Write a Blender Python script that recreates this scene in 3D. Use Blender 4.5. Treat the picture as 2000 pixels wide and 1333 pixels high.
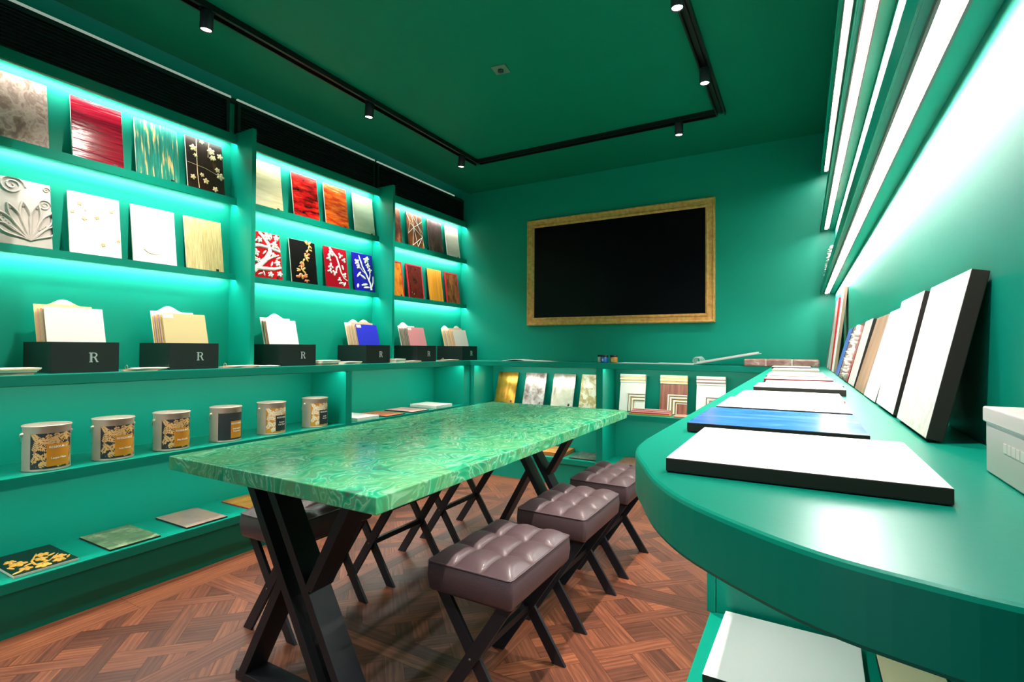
import bpy, bmesh, math, random
from mathutils import Vector, Matrix, Euler
for o in list(bpy.data.objects): bpy.data.objects.remove(o, do_unlink=True)
scn = bpy.context.scene
COL = scn.collection
PI = math.pi
rnd = random.Random(7)
# ------------------------------------------------------------------ camera, world, exposure
F_PX, YAW, PITCH, ROLL, EYE = 1001.21, 0.51518456, 0.01371063, 0.0053679, 1.12
def cam_matrix():
    cy, sy, cp, sp, cr, sr = math.cos(YAW), math.sin(YAW), math.cos(PITCH), math.sin(PITCH), math.cos(ROLL), math.sin(ROLL)
    fw = Vector((-sy*cp, cy*cp, sp)); r = Vector((cy, sy, 0)); u = r.cross(fw)
    r2 = r*cr + u*sr; u2 = -r*sr + u*cr
    m = Matrix((r2, u2, -fw)).transposed().to_4x4(); m.translation = Vector((0, 0, EYE)); return m
cd = bpy.data.cameras.new('camera'); cam = bpy.data.objects.new('camera', cd); COL.objects.link(cam)
cam.matrix_world = cam_matrix(); cd.sensor_width = 36; cd.lens = F_PX*36/2000; cd.clip_start = 0.01; cd.clip_end = 50
scn.camera = cam
w = bpy.data.worlds.new('world'); scn.world = w; w.use_nodes = True
w.node_tree.nodes['Background'].inputs[0].default_value = (0.66, 0.82, 1.0, 1); w.node_tree.nodes['Background'].inputs[1].default_value = 1.0   # cool daylight fill, let in by an unseen doorway added behind the viewer
scn.view_settings.view_transform = 'Standard'; scn.view_settings.look = 'None'
scn.view_settings.gamma = 1; scn.view_settings.use_curve_mapping = False; scn.view_settings.exposure = 0.0
# light levels
LED_LEFT, LED_RIGHT, LED_UNDER = 78.0, 115.0, 55.0
SPOT_W, CEIL_LINE = 50.0, 0.75
COOL, WARM = (1.0, 0.99, 0.95), (1.0, 0.90, 0.80)
# ------------------------------------------------------------------ geometry key numbers (metres)
XW, YB, XR, ZC = -2.96, 4.19, 0.197, 2.645          # left wall, back wall, right wall, ceiling
XF, YF, XRF = -2.62, 3.86, -0.175                    # fronts of the left, back and right base units
ZT, ZM, ZL = 1.005, 0.612, 0.218                     # worktop, middle shelf, bottom shelf tops

# ------------------------------------------------------------------ materials
MATS = {}
def srgb(r, g, b):
    f = lambda c: ((c/255)/12.92 if c/255 <= 0.04045 else (((c/255)+0.055)/1.055)**2.4)
    return (f(r), f(g), f(b), 1)
def newmat(name):
    m = bpy.data.materials.new(name); m.use_nodes = True; MATS[name] = m
    nt = m.node_tree; return m, nt, nt.nodes['Principled BSDF']
def plain(name, rgb, rough=0.5, metal=0.0, bump=0.0, bscale=120, emit=0, spec=0.5, coat=0):
    if name in MATS: return MATS[name]
    m, nt, b = newmat(name)
    b.inputs['Base Color'].default_value = srgb(*rgb); b.inputs['Roughness'].default_value = rough; b.inputs['Metallic'].default_value = metal
    b.inputs['Specular IOR Level'].default_value = spec
    if coat: b.inputs['Coat Weight'].default_value = coat; b.inputs['Coat Roughness'].default_value = 0.08
    if emit: b.inputs['Emission Color'].default_value = srgb(*rgb); b.inputs['Emission Strength'].default_value = emit
    if bump:
        tc = nt.nodes.new('ShaderNodeTexCoord'); n = nt.nodes.new('ShaderNodeTexNoise'); n.inputs['Scale'].default_value = bscale; n.inputs['Detail'].default_value = 4
        bp = nt.nodes.new('ShaderNodeBump'); bp.inputs['Strength'].default_value = bump; bp.inputs['Distance'].default_value = 0.002
        nt.links.new(tc.outputs['Object'], n.inputs['Vector']); nt.links.new(n.outputs['Fac'], bp.inputs['Height']); nt.links.new(bp.outputs['Normal'], b.inputs['Normal'])
    return m
def emitter(name, col, s):
    if name in MATS: return MATS[name]
    m = bpy.data.materials.new(name); m.use_nodes = True; MATS[name] = m; nt = m.node_tree; nt.nodes.clear()
    e = nt.nodes.new('ShaderNodeEmission'); e.inputs[0].default_value = (*col, 1); e.inputs[1].default_value = s
    o = nt.nodes.new('ShaderNodeOutputMaterial'); nt.links.new(e.outputs[0], o.inputs[0]); return m
def ramp(nt, stops, interp='LINEAR'):
    r = nt.nodes.new('ShaderNodeValToRGB'); cr = r.color_ramp; cr.interpolation = interp
    cr.elements[0].position = stops[0][0]; cr.elements[0].color = srgb(*stops[0][1])
    cr.elements[1].position = stops[-1][0]; cr.elements[1].color = srgb(*stops[-1][1])
    for p, c in stops[1:-1]:
        e = cr.elements.new(p); e.color = srgb(*c)
    return r
def pattern(name, stops, scale=(8, 8, 8), kind='noise', detail=6, dist=0.0, rough=0.4, metal=0.0, bump=0.0, seed=0, warp=0.0, interp='LINEAR', tex=1.0, spec=0.5, coat=0):
    """procedural colour from noise / wave / voronoi over stretched object coordinates"""
    if name in MATS: return MATS[name]
    m, nt, b = newmat(name); L = nt.links.new
    tc = nt.nodes.new('ShaderNodeTexCoord'); mp = nt.nodes.new('ShaderNodeMapping'); mp.inputs['Scale'].default_value = scale; mp.inputs['Location'].default_value = (seed*1.7, seed*2.3, seed*0.9)
    L(tc.outputs['Object'], mp.inputs['Vector']); vec = mp.outputs['Vector']
    if warp:
        n0 = nt.nodes.new('ShaderNodeTexNoise'); n0.inputs['Scale'].default_value = 1.0; n0.inputs['Detail'].default_value = 3; L(vec, n0.inputs['Vector'])
        mx = nt.nodes.new('ShaderNodeVectorMath'); mx.operation = 'MULTIPLY_ADD'; mx.inputs[1].default_value = (warp,)*3
        L(n0.outputs['Color'], mx.inputs[0]); L(vec, mx.inputs[2]); vec = mx.outputs[0]
    if kind == 'noise':
        t = nt.nodes.new('ShaderNodeTexNoise'); t.inputs['Scale'].default_value = tex; t.inputs['Detail'].default_value = detail; t.inputs['Distortion'].default_value = dist; out = t.outputs['Fac']
    elif kind == 'wave':
        t = nt.nodes.new('ShaderNodeTexWave'); t.inputs['Scale'].default_value = tex; t.inputs['Detail'].default_value = detail; t.inputs['Distortion'].default_value = dist; t.bands_direction = 'X'; out = t.outputs['Fac']
    elif kind == 'wavez':
        t = nt.nodes.new('ShaderNodeTexWave'); t.inputs['Scale'].default_value = tex; t.inputs['Detail'].default_value = detail; t.inputs['Distortion'].default_value = dist; t.bands_direction = 'Z'; out = t.outputs['Fac']
    else:
        t = nt.nodes.new('ShaderNodeTexVoronoi'); t.inputs['Scale'].default_value = tex; t.feature = 'DISTANCE_TO_EDGE' if kind == 'cracks' else 'F1'; out = t.outputs['Distance']
    L(vec, t.inputs['Vector'])
    r = ramp(nt, stops, interp); L(out, r.inputs['Fac']); L(r.outputs['Color'], b.inputs['Base Color'])
    b.inputs['Roughness'].default_value = rough; b.inputs['Metallic'].default_value = metal; b.inputs['Specular IOR Level'].default_value = spec
    if coat: b.inputs['Coat Weight'].default_value = coat; b.inputs['Coat Roughness'].default_value = 0.1
    if bump:
        bp = nt.nodes.new('ShaderNodeBump'); bp.inputs['Strength'].default_value = bump; bp.inputs['Distance'].default_value = 0.003
        L(out, bp.inputs['Height']); L(bp.outputs['Normal'], b.inputs['Normal'])
    return m

def paint_mat(name, rgb, rough, spec=0.5):
    m, nt, b = newmat(name); L = nt.links.new
    tc = nt.nodes.new('ShaderNodeTexCoord'); mp = nt.nodes.new('ShaderNodeMapping'); mp.inputs['Scale'].default_value = (60, 60, 7); L(tc.outputs['Object'], mp.inputs['Vector'])
    n = nt.nodes.new('ShaderNodeTexNoise'); n.inputs['Scale'].default_value = 1; n.inputs['Detail'].default_value = 5; L(mp.outputs['Vector'], n.inputs['Vector'])
    bp = nt.nodes.new('ShaderNodeBump'); bp.inputs['Strength'].default_value = 0.12; bp.inputs['Distance'].default_value = 0.001
    L(n.outputs['Fac'], bp.inputs['Height']); L(bp.outputs['Normal'], b.inputs['Normal'])
    b.inputs['Base Color'].default_value = srgb(*rgb); b.inputs['Roughness'].default_value = rough; b.inputs['Specular IOR Level'].default_value = spec
    return m
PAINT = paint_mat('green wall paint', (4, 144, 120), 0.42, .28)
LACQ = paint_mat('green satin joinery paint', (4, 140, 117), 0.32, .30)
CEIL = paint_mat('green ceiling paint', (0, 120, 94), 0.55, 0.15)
GRILLE = plain('shade darkened green louvre', (6, 34, 28), 0.5)  # louvres get no spot light; that shade is put into the colour
BLACK = plain('black powder coated steel', (23, 26, 33), 0.5)
RAILM = plain('black track metal', (14, 12, 12), 0.4)
ALU = plain('pale aluminium profile', (205, 195, 195), 0.35, 0.6)
CHROME = plain('brushed tin', (206, 184, 166), 0.38, 0.45, 0.05, 300)
DARKEDGE = plain('dark panel edge', (38, 28, 24), 0.6)
WHITEEDGE = plain('white panel edge', (225, 215, 200), 0.55)
STICK = plain('black sample sticker', (18, 26, 24), 0.4)
WHITEREL = plain('white plaster relief', (238, 234, 226), 0.5, 0, 0.15, 90)
WHITEP = plain('matt white sample face', (248, 246, 243), 0.45, 0, 0.1, 60)
MLED_L = emitter('left led diffuser', COOL, LED_LEFT)
MLED_R = emitter('right led diffuser', (1.0, 0.96, 0.93), LED_RIGHT)
MLED_U = emitter('under counter led', (1.0, 0.97, 0.93), LED_UNDER)
MSPOT = emitter('spot lamp face', (1, 0.95, 0.9), 25)
MLINE = emitter('ceiling slot led', (0.62, 0.82, 0.66), CEIL_LINE*0.6)

# ------------------------------------------------------------------ mesh builder
class MB:
    def __init__(s): s.v, s.f, s.m, s.sm = [], [], [], []
    def add(s, vs, fs, mi=0, smooth=False):
        n = len(s.v); s.v += [tuple(v) for v in vs]
        for f in fs: s.f.append([n+i for i in f]); s.m.append(mi); s.sm.append(smooth)
        return s
    def box(s, x0, x1, y0, y1, z0, z1, mi=0, front=None):
        vs = [(x0,y0,z0),(x1,y0,z0),(x1,y1,z0),(x0,y1,z0),(x0,y0,z1),(x1,y0,z1),(x1,y1,z1),(x0,y1,z1)]
        fs = [(0,3,2,1),(4,5,6,7),(0,1,5,4),(1,2,6,5),(2,3,7,6),(3,0,4,7)]
        n = len(s.v); s.v += vs
        for i, f in enumerate(fs):
            s.f.append([n+k for k in f]); s.m.append(front if (front is not None and i == 2) else mi); s.sm.append(False)
        return s
    def prism(s, pts, a0, a1, axis='z', mi=0, smooth=False, fn=None):
        """extrude a 2D polygon; pts counter-clockwise"""
        n = len(pts)
        def P(p, a):
            if axis == 'z': return (p[0], p[1], a)
            if axis == 'y': return (p[0], a, p[1])
            return (a, p[0], p[1])
        vs = [P(p, a0) for p in pts] + [P(p, a1) for p in pts]
        if fn: vs = [fn(*v) for v in vs]
        fs = [tuple(range(n))[::-1], tuple(range(n, 2*n))] + [(i, (i+1) % n, n+(i+1) % n, n+i) for i in range(n)]
        k = len(s.v); s.v += vs
        for i, f in enumerate(fs): s.f.append([k+j for j in f]); s.m.append(mi); s.sm.append(smooth and i > 1)
        return s
    def lathe(s, prof, cx=0, cy=0, seg=32, mi=0, smooth=True):
        vs, fs = [], []
        for r, z in prof:
            for i in range(seg):
                a = 2*PI*i/seg; vs.append((cx+r*math.cos(a), cy+r*math.sin(a), z))
        for j in range(len(prof)-1):
            for i in range(seg):
                fs.append((j*seg+i, j*seg+(i+1) % seg, (j+1)*seg+(i+1) % seg, (j+1)*seg+i))
        s.add(vs, fs, mi, smooth)
        for j, rev in ((0, True), (len(prof)-1, False)):
            if prof[j][0] > 1e-5:
                ring = [prof and (cx+prof[j][0]*math.cos(2*PI*i/seg), cy+prof[j][0]*math.sin(2*PI*i/seg), prof[j][1]) for i in range(seg)]
                s.add(ring, [tuple(range(seg))[::-1] if rev else tuple(range(seg))], mi)
        return s
    def tube(s, pts, r, seg=8, mi=0, closed=False):
        pts = [Vector(p) for p in pts]; n = len(pts); vs, fs = [], []
        for i, p in enumerate(pts):
            a = pts[(i-1) % n] if (closed or i > 0) else p; b = pts[(i+1) % n] if (closed or i < n-1) else p
            d = (b-a).normalized(); up = Vector((0, 0, 1)) if abs(d.z) < 0.9 else Vector((1, 0, 0))
            x = d.cross(up).normalized(); y = d.cross(x)
            rr = r[i] if isinstance(r, (list, tuple)) else r
            for k in range(seg):
                t = 2*PI*k/seg; vs.append(p + x*math.cos(t)*rr + y*math.sin(t)*rr)
        for i in range(n if closed else n-1):
            j = (i+1) % n
            for k in range(seg): fs.append((i*seg+k, i*seg+(k+1) % seg, j*seg+(k+1) % seg, j*seg+k))
        if not closed: fs.append(tuple(range(seg))); fs.append(tuple(range((n-1)*seg, n*seg))[::-1])
        return s.add(vs, fs, mi, True)
    def beam(s, p0, p1, width, x_or_y, d0, d1, mi=0):
        """flat bar in an x-z plane from p0 to p1 (x,z), horizontal width, cut level at both ends, between y=d0 and d1"""
        (xa, za), (xb, zb) = p0, p1
        pts = [(xa, za), (xa+width, za), (xb+width, zb), (xb, zb)]
        return s.prism(pts, d0, d1, 'y', mi)
    def blob(s, u, v, ru, rv, ang, h, y0=0.0, mi=0, rings=3, seg=10):
        """domed petal on a vertical panel face (u right, v up, bulges to -y)"""
        ca, sa = math.cos(ang), math.sin(ang); vs, fs = [], []
        for j in range(rings):
            t = j/rings*PI/2; rr, hh = math.cos(t), math.sin(t)
            for i in range(seg):
                a = 2*PI*i/seg; x, z = ru*rr*math.cos(a), rv*rr*math.sin(a)
                vs.append((u+x*ca-z*sa, y0-h*hh, v+x*sa+z*ca))
        vs.append((u, y0-h, v)); top = len(vs)-1
        for j in range(rings-1):
            for i in range(seg): fs.append((j*seg+i, j*seg+(i+1) % seg, (j+1)*seg+(i+1) % seg, (j+1)*seg+i))
        for i in range(seg): fs.append(((rings-1)*seg+i, (rings-1)*seg+(i+1) % seg, top))
        return s.add(vs, fs, mi, True)
    def flower(s, u, v, r, n=5, h=0.006, ang=0.0, mi=0):
        for i in range(n):
            a = ang+2*PI*i/n; s.blob(u+math.cos(a)*r*0.55, v+math.sin(a)*r*0.55, r*0.5, r*0.36, a, h, mi=mi)
        return s.blob(u, v, r*0.22, r*0.22, 0, h*1.4, mi=mi)
    def stroke(s, pts, r0, r1, h, mi=0):
        """half-round raised line on a panel face; pts (u,v)"""
        n = len(pts); vs, fs = [], []; K = 5
        for i, (u, v) in enumerate(pts):
            a = pts[max(i-1, 0)]; b = pts[min(i+1, n-1)]; du, dv = b[0]-a[0], b[1]-a[1]; l = math.hypot(du, dv) or 1; nu, nv = -dv/l, du/l
            r = r0+(r1-r0)*i/(n-1)
            for k in range(K):
                t = PI*k/(K-1); vs.append((u+nu*r*math.cos(t), -h*math.sin(t)*(r/max(r0, r1))-0.0002, v+nv*r*math.cos(t)))
        for i in range(n-1):
            for k in range(K-1): fs.append((i*K+k, i*K+k+1, (i+1)*K+k+1, (i+1)*K+k))
        return s.add(vs, fs, mi, True)
    def build(s, name, mats, parent=None, loc=None, bevel=0.0, fix=True, weld=False):
        me = bpy.data.meshes.new(name); me.from_pydata(s.v, [], s.f)
        if not isinstance(mats, (list, tuple)): mats = [mats]
        for m in mats: me.materials.append(m)
        for i, p in enumerate(me.polygons): p.material_index = s.m[i]; p.use_smooth = s.sm[i]
        if fix:
            bm = bmesh.new(); bm.from_mesh(me)
            if weld: bmesh.ops.remove_doubles(bm, verts=bm.verts, dist=1e-5)
            bmesh.ops.recalc_face_normals(bm, faces=bm.faces); bm.to_mesh(me); bm.free()
        me.update()
        o = bpy.data.objects.new(name, me); COL.objects.link(o)
        if parent: o.parent = parent
        if loc: o.location = loc
        if bevel:
            b = o.modifiers.new('bevel', 'BEVEL'); b.width = bevel; b.segments = 2; b.limit_method = 'ANGLE'; b.angle_limit = 0.6
        return o
def tag(o, label, cat, group=None, kind=None):
    if label: o['label'] = label
    if cat: o['category'] = cat
    if group: o['group'] = group
    if kind: o['kind'] = kind
    return o
def thing(name, label, cat, loc=(0, 0, 0), rot=(0, 0, 0), group=None):
    o = bpy.data.objects.new(name, None); COL.objects.link(o); o.location = loc; o.rotation_euler = rot; o.empty_display_size = 0.05
    return tag(o, label, cat, group)
def copy_tree(o, parent=None):
    c = o.copy(); COL.objects.link(c)
    if parent: c.parent = parent
    for ch in [x for x in bpy.data.objects if x.parent == o]: copy_tree(ch, c)
    return c
def struct(name, mb, mats, **k):
    o = mb.build(name, mats, **k); o['kind'] = 'structure'; return o

# ================================================================== THE ROOM
CAB = 0.70      # the right wall ends here and returns to the right
def outline(inset=0.0):
    """front curve of the right worktop, from the straight front round to the end"""
    pts = [(-.175,.66),(-.170,.60),(-.158,.555),(-.14,.513),(-.115,.458),(-.081,.408),(-.034,.366),(.008,.338),(.051,.323),(.10,.314),(.20,.31)]
    out = []
    for i in range(len(pts)-1):
        p0 = pts[max(i-1, 0)]; p1 = pts[i]; p2 = pts[i+1]; p3 = pts[min(i+2, len(pts)-1)]
        for k in range(4):
            t = k/4; q = []
            for a, b, c, d in zip(p0, p1, p2, p3):
                q.append(0.5*((2*b)+(-a+c)*t+(2*a-5*b+4*c-d)*t*t+(-a+3*b-3*c+d)*t**3))
            out.append(tuple(q))
    out.append(pts[-1])
    if inset:
        cx, cy = .2, .7
        out = [(cx+(x-cx)*(1-inset/.375), cy+(y-cy)*(1-inset/.375)) for x, y in out]
    return out

def floor():
    m, nt, b = newmat('oak parquet'); L = nt.links.new
    at = nt.nodes.new('ShaderNodeAttribute'); at.attribute_name = 'plank'; sep = nt.nodes.new('ShaderNodeSeparateColor'); L(at.outputs['Color'], sep.inputs[0])
    uv = nt.nodes.new('ShaderNodeUVMap'); uv.uv_map = 'grain'
    mp = nt.nodes.new('ShaderNodeMapping'); mp.inputs['Scale'].default_value = (5, 95, 1); L(uv.outputs['UV'], mp.inputs['Vector'])
    n = nt.nodes.new('ShaderNodeTexNoise'); n.inputs['Scale'].default_value = 1; n.inputs['Detail'].default_value = 6; n.inputs['Distortion'].default_value = 1.2; L(mp.outputs['Vector'], n.inputs['Vector'])
    mp2 = nt.nodes.new('ShaderNodeMapping'); mp2.inputs['Scale'].default_value = (2.2, 9, 1); L(uv.outputs['UV'], mp2.inputs['Vector'])
    wv = nt.nodes.new('ShaderNodeTexWave'); wv.bands_direction = 'Y'; wv.inputs['Scale'].default_value = 1.6; wv.inputs['Distortion'].default_value = 7; wv.inputs['Detail'].default_value = 3; wv.inputs['Detail Scale'].default_value = 0.8; L(mp2.outputs['Vector'], wv.inputs['Vector'])
    mxf = nt.nodes.new('ShaderNodeMix'); mxf.inputs[0].default_value = 0.15; L(n.outputs['Fac'], mxf.inputs[2]); L(wv.outputs['Fac'], mxf.inputs[3])
    r = ramp(nt, [(0.25, (98, 59, 43)), (0.5, (130, 80, 58)), (0.78, (164, 106, 78))]); L(mxf.outputs[0], r.inputs['Fac'])
    r2 = ramp(nt, [(0.0, (160, 148, 146)), (0.45, (212, 198, 192)), (1.0, (255, 238, 216))]); L(sep.outputs[0], r2.inputs['Fac'])
    mul = nt.nodes.new('ShaderNodeMix'); mul.data_type = 'RGBA'; mul.blend_type = 'MULTIPLY'; mul.inputs[0].default_value = 1; L(r.outputs['Color'], mul.inputs[6]); L(r2.outputs['Color'], mul.inputs[7])
    L(mul.outputs[2], b.inputs['Base Color'])
    b.inputs['Roughness'].default_value = 0.42
    bp = nt.nodes.new('ShaderNodeBump'); bp.inputs['Strength'].default_value = 0.25; bp.inputs['Distance'].default_value = 0.001; L(mxf.outputs[0], bp.inputs['Height']); L(bp.outputs['Normal'], b.inputs['Normal'])
    gap = plain('parquet joint', (70, 44, 34), 0.7)
    def clip(poly, rect):
        x0, x1, y0, y1 = rect
        for ax, lim, keep in ((0, x0, 1), (0, x1, -1), (1, y0, 1), (1, y1, -1)):
            out = []
            for i, p in enumerate(poly):
                q = poly[(i+1) % len(poly)]; a = (p[ax]-lim)*keep >= 0; c = (q[ax]-lim)*keep >= 0
                if a: out.append(p)
                if a != c:
                    t = (lim-p[ax])/(q[ax]-p[ax]); out.append((p[0]+(q[0]-p[0])*t, p[1]+(q[1]-p[1])*t))
            poly = out
            if len(poly) < 3: return None
        return poly
    planks = []
    FX0, FX1, FY0, FY1 = -2.459, 1.6, -1.6, 3.65
    g = 0.0007
    def plank(poly, ang, rect):
        p = clip(poly, rect)
        if p: p = clip(p, (FX0, FX1, FY0, FY1))
        if p: planks.append((p, ang, rnd.random(), rnd.random()))
    def rectp(x0, x1, y0, y1): return [(x0+g, y0+g), (x1-g, y0+g), (x1-g, y1-g), (x0+g, y1-g)]
    S, F = 0.885, 0.060
    for ix in range(-1, 5):
        for iy in range(-4, 4):
            X0 = -1.88+ix*S; Y0 = 1.465+iy*S; X1, Y1 = X0+S, Y0+S
            big = (X0, X1, Y0, Y1)
            plank(rectp(X0, X1-F, Y0, Y0+F), 0, big); plank(rectp(X0+F, X1, Y1-F, Y1), 0, big)
            plank(rectp(X0, X0+F, Y0+F, Y1), PI/2, big); plank(rectp(X1-F, X1, Y0, Y1-F), PI/2, big)
            inner = (X0+F+g, X1-F-g, Y0+F+g, Y1-F-g)
            cx, cy = (X0+X1)/2, (Y0+Y1)/2; P, W = 0.1925, 0.0642; c = math.cos(PI/4)
            def uvp(u0, u1, v0, v1, ang):
                q = rectp(u0, u1, v0, v1)
                plank([(cx+(a-b_)*c, cy+(a+b_)*c) for a, b_ in q], ang, inner)
            for i in range(-4, 5):
                for j in range(-4, 5):
                    # straps: u-strap over when (i+j) even, v-strap over when odd; two-plank fill between
                    if (i+j) % 2 == 0: uvp(i*P-P+W/2+0, i*P+P-W/2, j*P-W/2, j*P+W/2, PI/4)
                    else: uvp(i*P-W/2, i*P+W/2, j*P-P+W/2, j*P+P-W/2, -PI/4)
                    fu, fv = i*P+W/2, j*P+W/2; d = P-W
                    if (i+j) % 2 == 0:
                        uvp(fu, fu+d, fv, fv+d/2, PI/4); uvp(fu, fu+d, fv+d/2, fv+d, PI/4)
                    else:
                        uvp(fu, fu+d/2, fv, fv+d, -PI/4); uvp(fu+d/2, fu+d, fv, fv+d, -PI/4)
    for k in range(-2, 3):     # border boards along the left and back bases
        y0 = -1.6+(k+2)*1.37; planks.append((rectp(-2.64, -2.459, y0, min(y0+1.37, 3.9)), PI/2, 0.85+0.1*rnd.random(), rnd.random()))
    for k in range(3): planks.append((rectp(-2.459+k*1.1, -2.459+(k+1)*1.1, 3.65, 3.9), 0, 0.8+0.2*rnd.random(), rnd.random()))
    me = bpy.data.meshes.new('floor'); vs, fs = [], []
    for p, a, r1, r2_ in planks:
        n0 = len(vs); vs += [(x, y, 0) for x, y in p]; fs.append(list(range(n0, n0+len(p))))
    n0 = len(vs); vs += [(-3.0, -1.7, -0.0012), (1.7, -1.7, -0.0012), (1.7, 4.3, -0.0012), (-3.0, 4.3, -0.0012), (-3.0, -1.7, -0.08), (1.7, -1.7, -0.08), (1.7, 4.3, -0.08), (-3.0, 4.3, -0.08)]
    for f in ((0, 1, 2, 3), (4, 7, 6, 5), (0, 4, 5, 1), (1, 5, 6, 2), (2, 6, 7, 3), (3, 7, 4, 0)): fs.append([n0+i for i in f])
    me.from_pydata(vs, [], fs); me.materials.append(m); me.materials.append(gap)
    ca = me.color_attributes.new('plank', 'FLOAT_COLOR', 'CORNER'); ul = me.uv_layers.new(name='grain')
    for i, pl in enumerate(me.polygons):
        if i < len(planks):
            p, a, r1, r2_ = planks[i]; co, si = math.cos(a), math.sin(a)
            for li in pl.loop_indices:
                x, y, _ = me.vertices[me.loops[li].vertex_index].co
                ca.data[li].color = (r1, r2_, 0, 1); ul.data[li].uv = (x*co+y*si+r2_*37, -x*si+y*co+r1*53)
        else: pl.material_index = 1
    o = bpy.data.objects.new('floor', me); COL.objects.link(o); o['kind'] = 'structure'
floor()
struct('wall_left', MB().box(XW-.1, XW, -1.7, YB+.1, 0, 2.85), PAINT)
struct('wall_back', MB().box(XW, XR, YB, YB+.1, 0, 2.85), PAINT)
struct('wall_right', MB().box(XR, XR+.1, CAB, YB+.1, 0, 2.85), PAINT)
struct('wall_return', MB().box(XR+.1, 1.6, CAB, CAB+.1, 0, 2.85), PAINT)
struct('wall_front', MB().box(XW, -2.3, -1.7, -1.6, 0, 2.85).box(-.7, 1.6, -1.7, -1.6, 0, 2.85).box(-2.3, -.7, -1.7, -1.6, 2.2, 2.85), PAINT)
struct('fill_doorway_1', MB().box(-2.36, -2.3, -1.72, -1.58, 0, 2.26).box(-.7, -.64, -1.72, -1.58, 0, 2.26).box(-2.3, -.7, -1.72, -1.58, 2.2, 2.26), LACQ)  # unseen doorway, added so cool world light reaches the front faces
struct('wall_side', MB().box(1.6, 1.7, -1.7, CAB+.12, 0, 2.85), PAINT)
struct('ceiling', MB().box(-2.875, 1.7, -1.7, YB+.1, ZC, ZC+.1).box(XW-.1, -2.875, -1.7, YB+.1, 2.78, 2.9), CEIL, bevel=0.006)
struct('trim_1', MB().box(-2.945, -2.93, -1.6, YB, 2.57, 2.586).box(XW, -2.945, -1.6, YB, 2.57, 2.60), GRILLE)
# slot light lines above the grilles
for a, b in ((-1.55, 1.795), (1.835, 2.965), (2.995, 4.03)):
    tag(MB().box(-2.944, -2.93, a, b, 2.587, 2.600).build('slot_light', MLINE),
        'pale thin light line above the louvre grille, ' + ('nearest the camera' if a < 0 else ('in the middle' if a < 2 else 'next to the television wall')), 'light', 'slot lights above the left louvres')

# ------------------------------------------------------------------ worktop and base units
pts = [(XF, -.6), (XF, YF), (XRF, YF)] + outline() + [(.46, .31), (.46, CAB-.001), (XR-.001, CAB-.001), (XR-.001, YB-.001), (XW+.001, YB-.001), (XW+.001, -.6)]
wt = MB().prism(pts, ZT-.028, ZT)
lip = [(XF, -.6), (XF, YF), (XRF, YF)] + outline() + [(.46, .31)]
lin = [(XF-.018, -.6), (XF-.018, YF+.018), (XRF+.018, YF+.018)] + outline(.02) + [(.46, .33)]
for i in range(len(lip)-1):
    a, b, c, d = lip[i], lip[i+1], lin[i+1], lin[i]
    z0, z1 = ZT-.045, ZT-.028
    wt.add([(*a, z0), (*b, z0), (*c, z0), (*d, z0), (*a, z1), (*b, z1), (*c, z1), (*d, z1)], [(0, 1, 2, 3), (0, 1, 5, 4), (3, 2, 6, 7)])
tag(wt.build('worktop', LACQ, bevel=0.0035, weld=True), 'long green lacquered worktop running round three sides of the room with a rounded end', 'worktop')
def led(parent, x0, x1, y0, y1, z, mat, name='led_strip', along='y'):
    o = MB().box(x0, x1, y0, y1, z-.003, z).build(name, mat, parent); return o
# left base
t = thing('base_shelving', 'low green open shelving under the left worktop holding paint tins', 'shelving', (0, 0, 0), group=None)
MB().box(-2.94, -2.64, -.6, YF, 0, ZL-.042).build('plinth', LACQ, t)
MB().box(XW, XF, -.6, YF, ZL-.042, ZL).build('bottom_shelf', LACQ, t, bevel=.002)
MB().box(XW, XF-.001, -.6, YF, ZM-.031, ZM).box(XF-.016, XF-.001, -.6, YF, ZM-.043, ZM-.031).build('middle_shelf', LACQ, t)
for a, b in ((.05, .10), (2.409, 2.461), (3.765, 3.86)):
    MB().box(XW, XF-.002, a, b, ZL, ZM-.043).build('divider', LACQ, t, bevel=.002)
    MB().box(XW, XF-.002, a, b, ZM, ZT-.0458).box(XW, XF-.0195, a, b, ZT-.0458, ZT-.029).build('divider', LACQ, t)
for a, b in ((.12, 2.39), (2.48, 3.75)):
    led(t, -2.662, -2.645, a, b, ZT-.0290, MLED_U); led(t, -2.660, -2.645, a, b, ZM-.0312, MLED_U)
# back base
t = thing('base_shelving', 'low green open shelving under the television wall holding leaning samples', 'shelving')
MB().box(XF, XRF-.0, YF+.015, YB, 0, ZL-.042).build('plinth', LACQ, t)
MB().box(XF, XRF, YF, YB, ZL-.042, ZL).build('bottom_shelf', LACQ, t, bevel=.002)
MB().box(XF, XRF, YF+.001, YB, ZM-.031, ZM).box(XF, XRF, YF+.001, YF+.016, ZM-.042, ZM-.031).build('middle_shelf', LACQ, t)
for a, b in ((-2.62, -2.577), (-1.42, -1.366), (-.24, -.176)):
    MB().box(a, b, YF+.002, YB, ZL, ZM-.042).build('divider', LACQ, t, bevel=.002)
    MB().box(a, b, YF+.002, YB, ZM, ZT-.0458).box(max(a, XF+.001), min(b, XRF-.001), YF+.0195, YB, ZT-.0458, ZT-.029).build('divider', LACQ, t)
for a, b in ((-2.56, -1.44), (-1.35, -.26)): MB().box(a, b, YF+.025, YF+.042, ZT-.032, ZT-.029).build('led_strip', MLED_U, t); MB().box(a, b, YF+.025, YF+.040, ZM-.034, ZM-.0312).build('led_strip', MLED_U, t)
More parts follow.
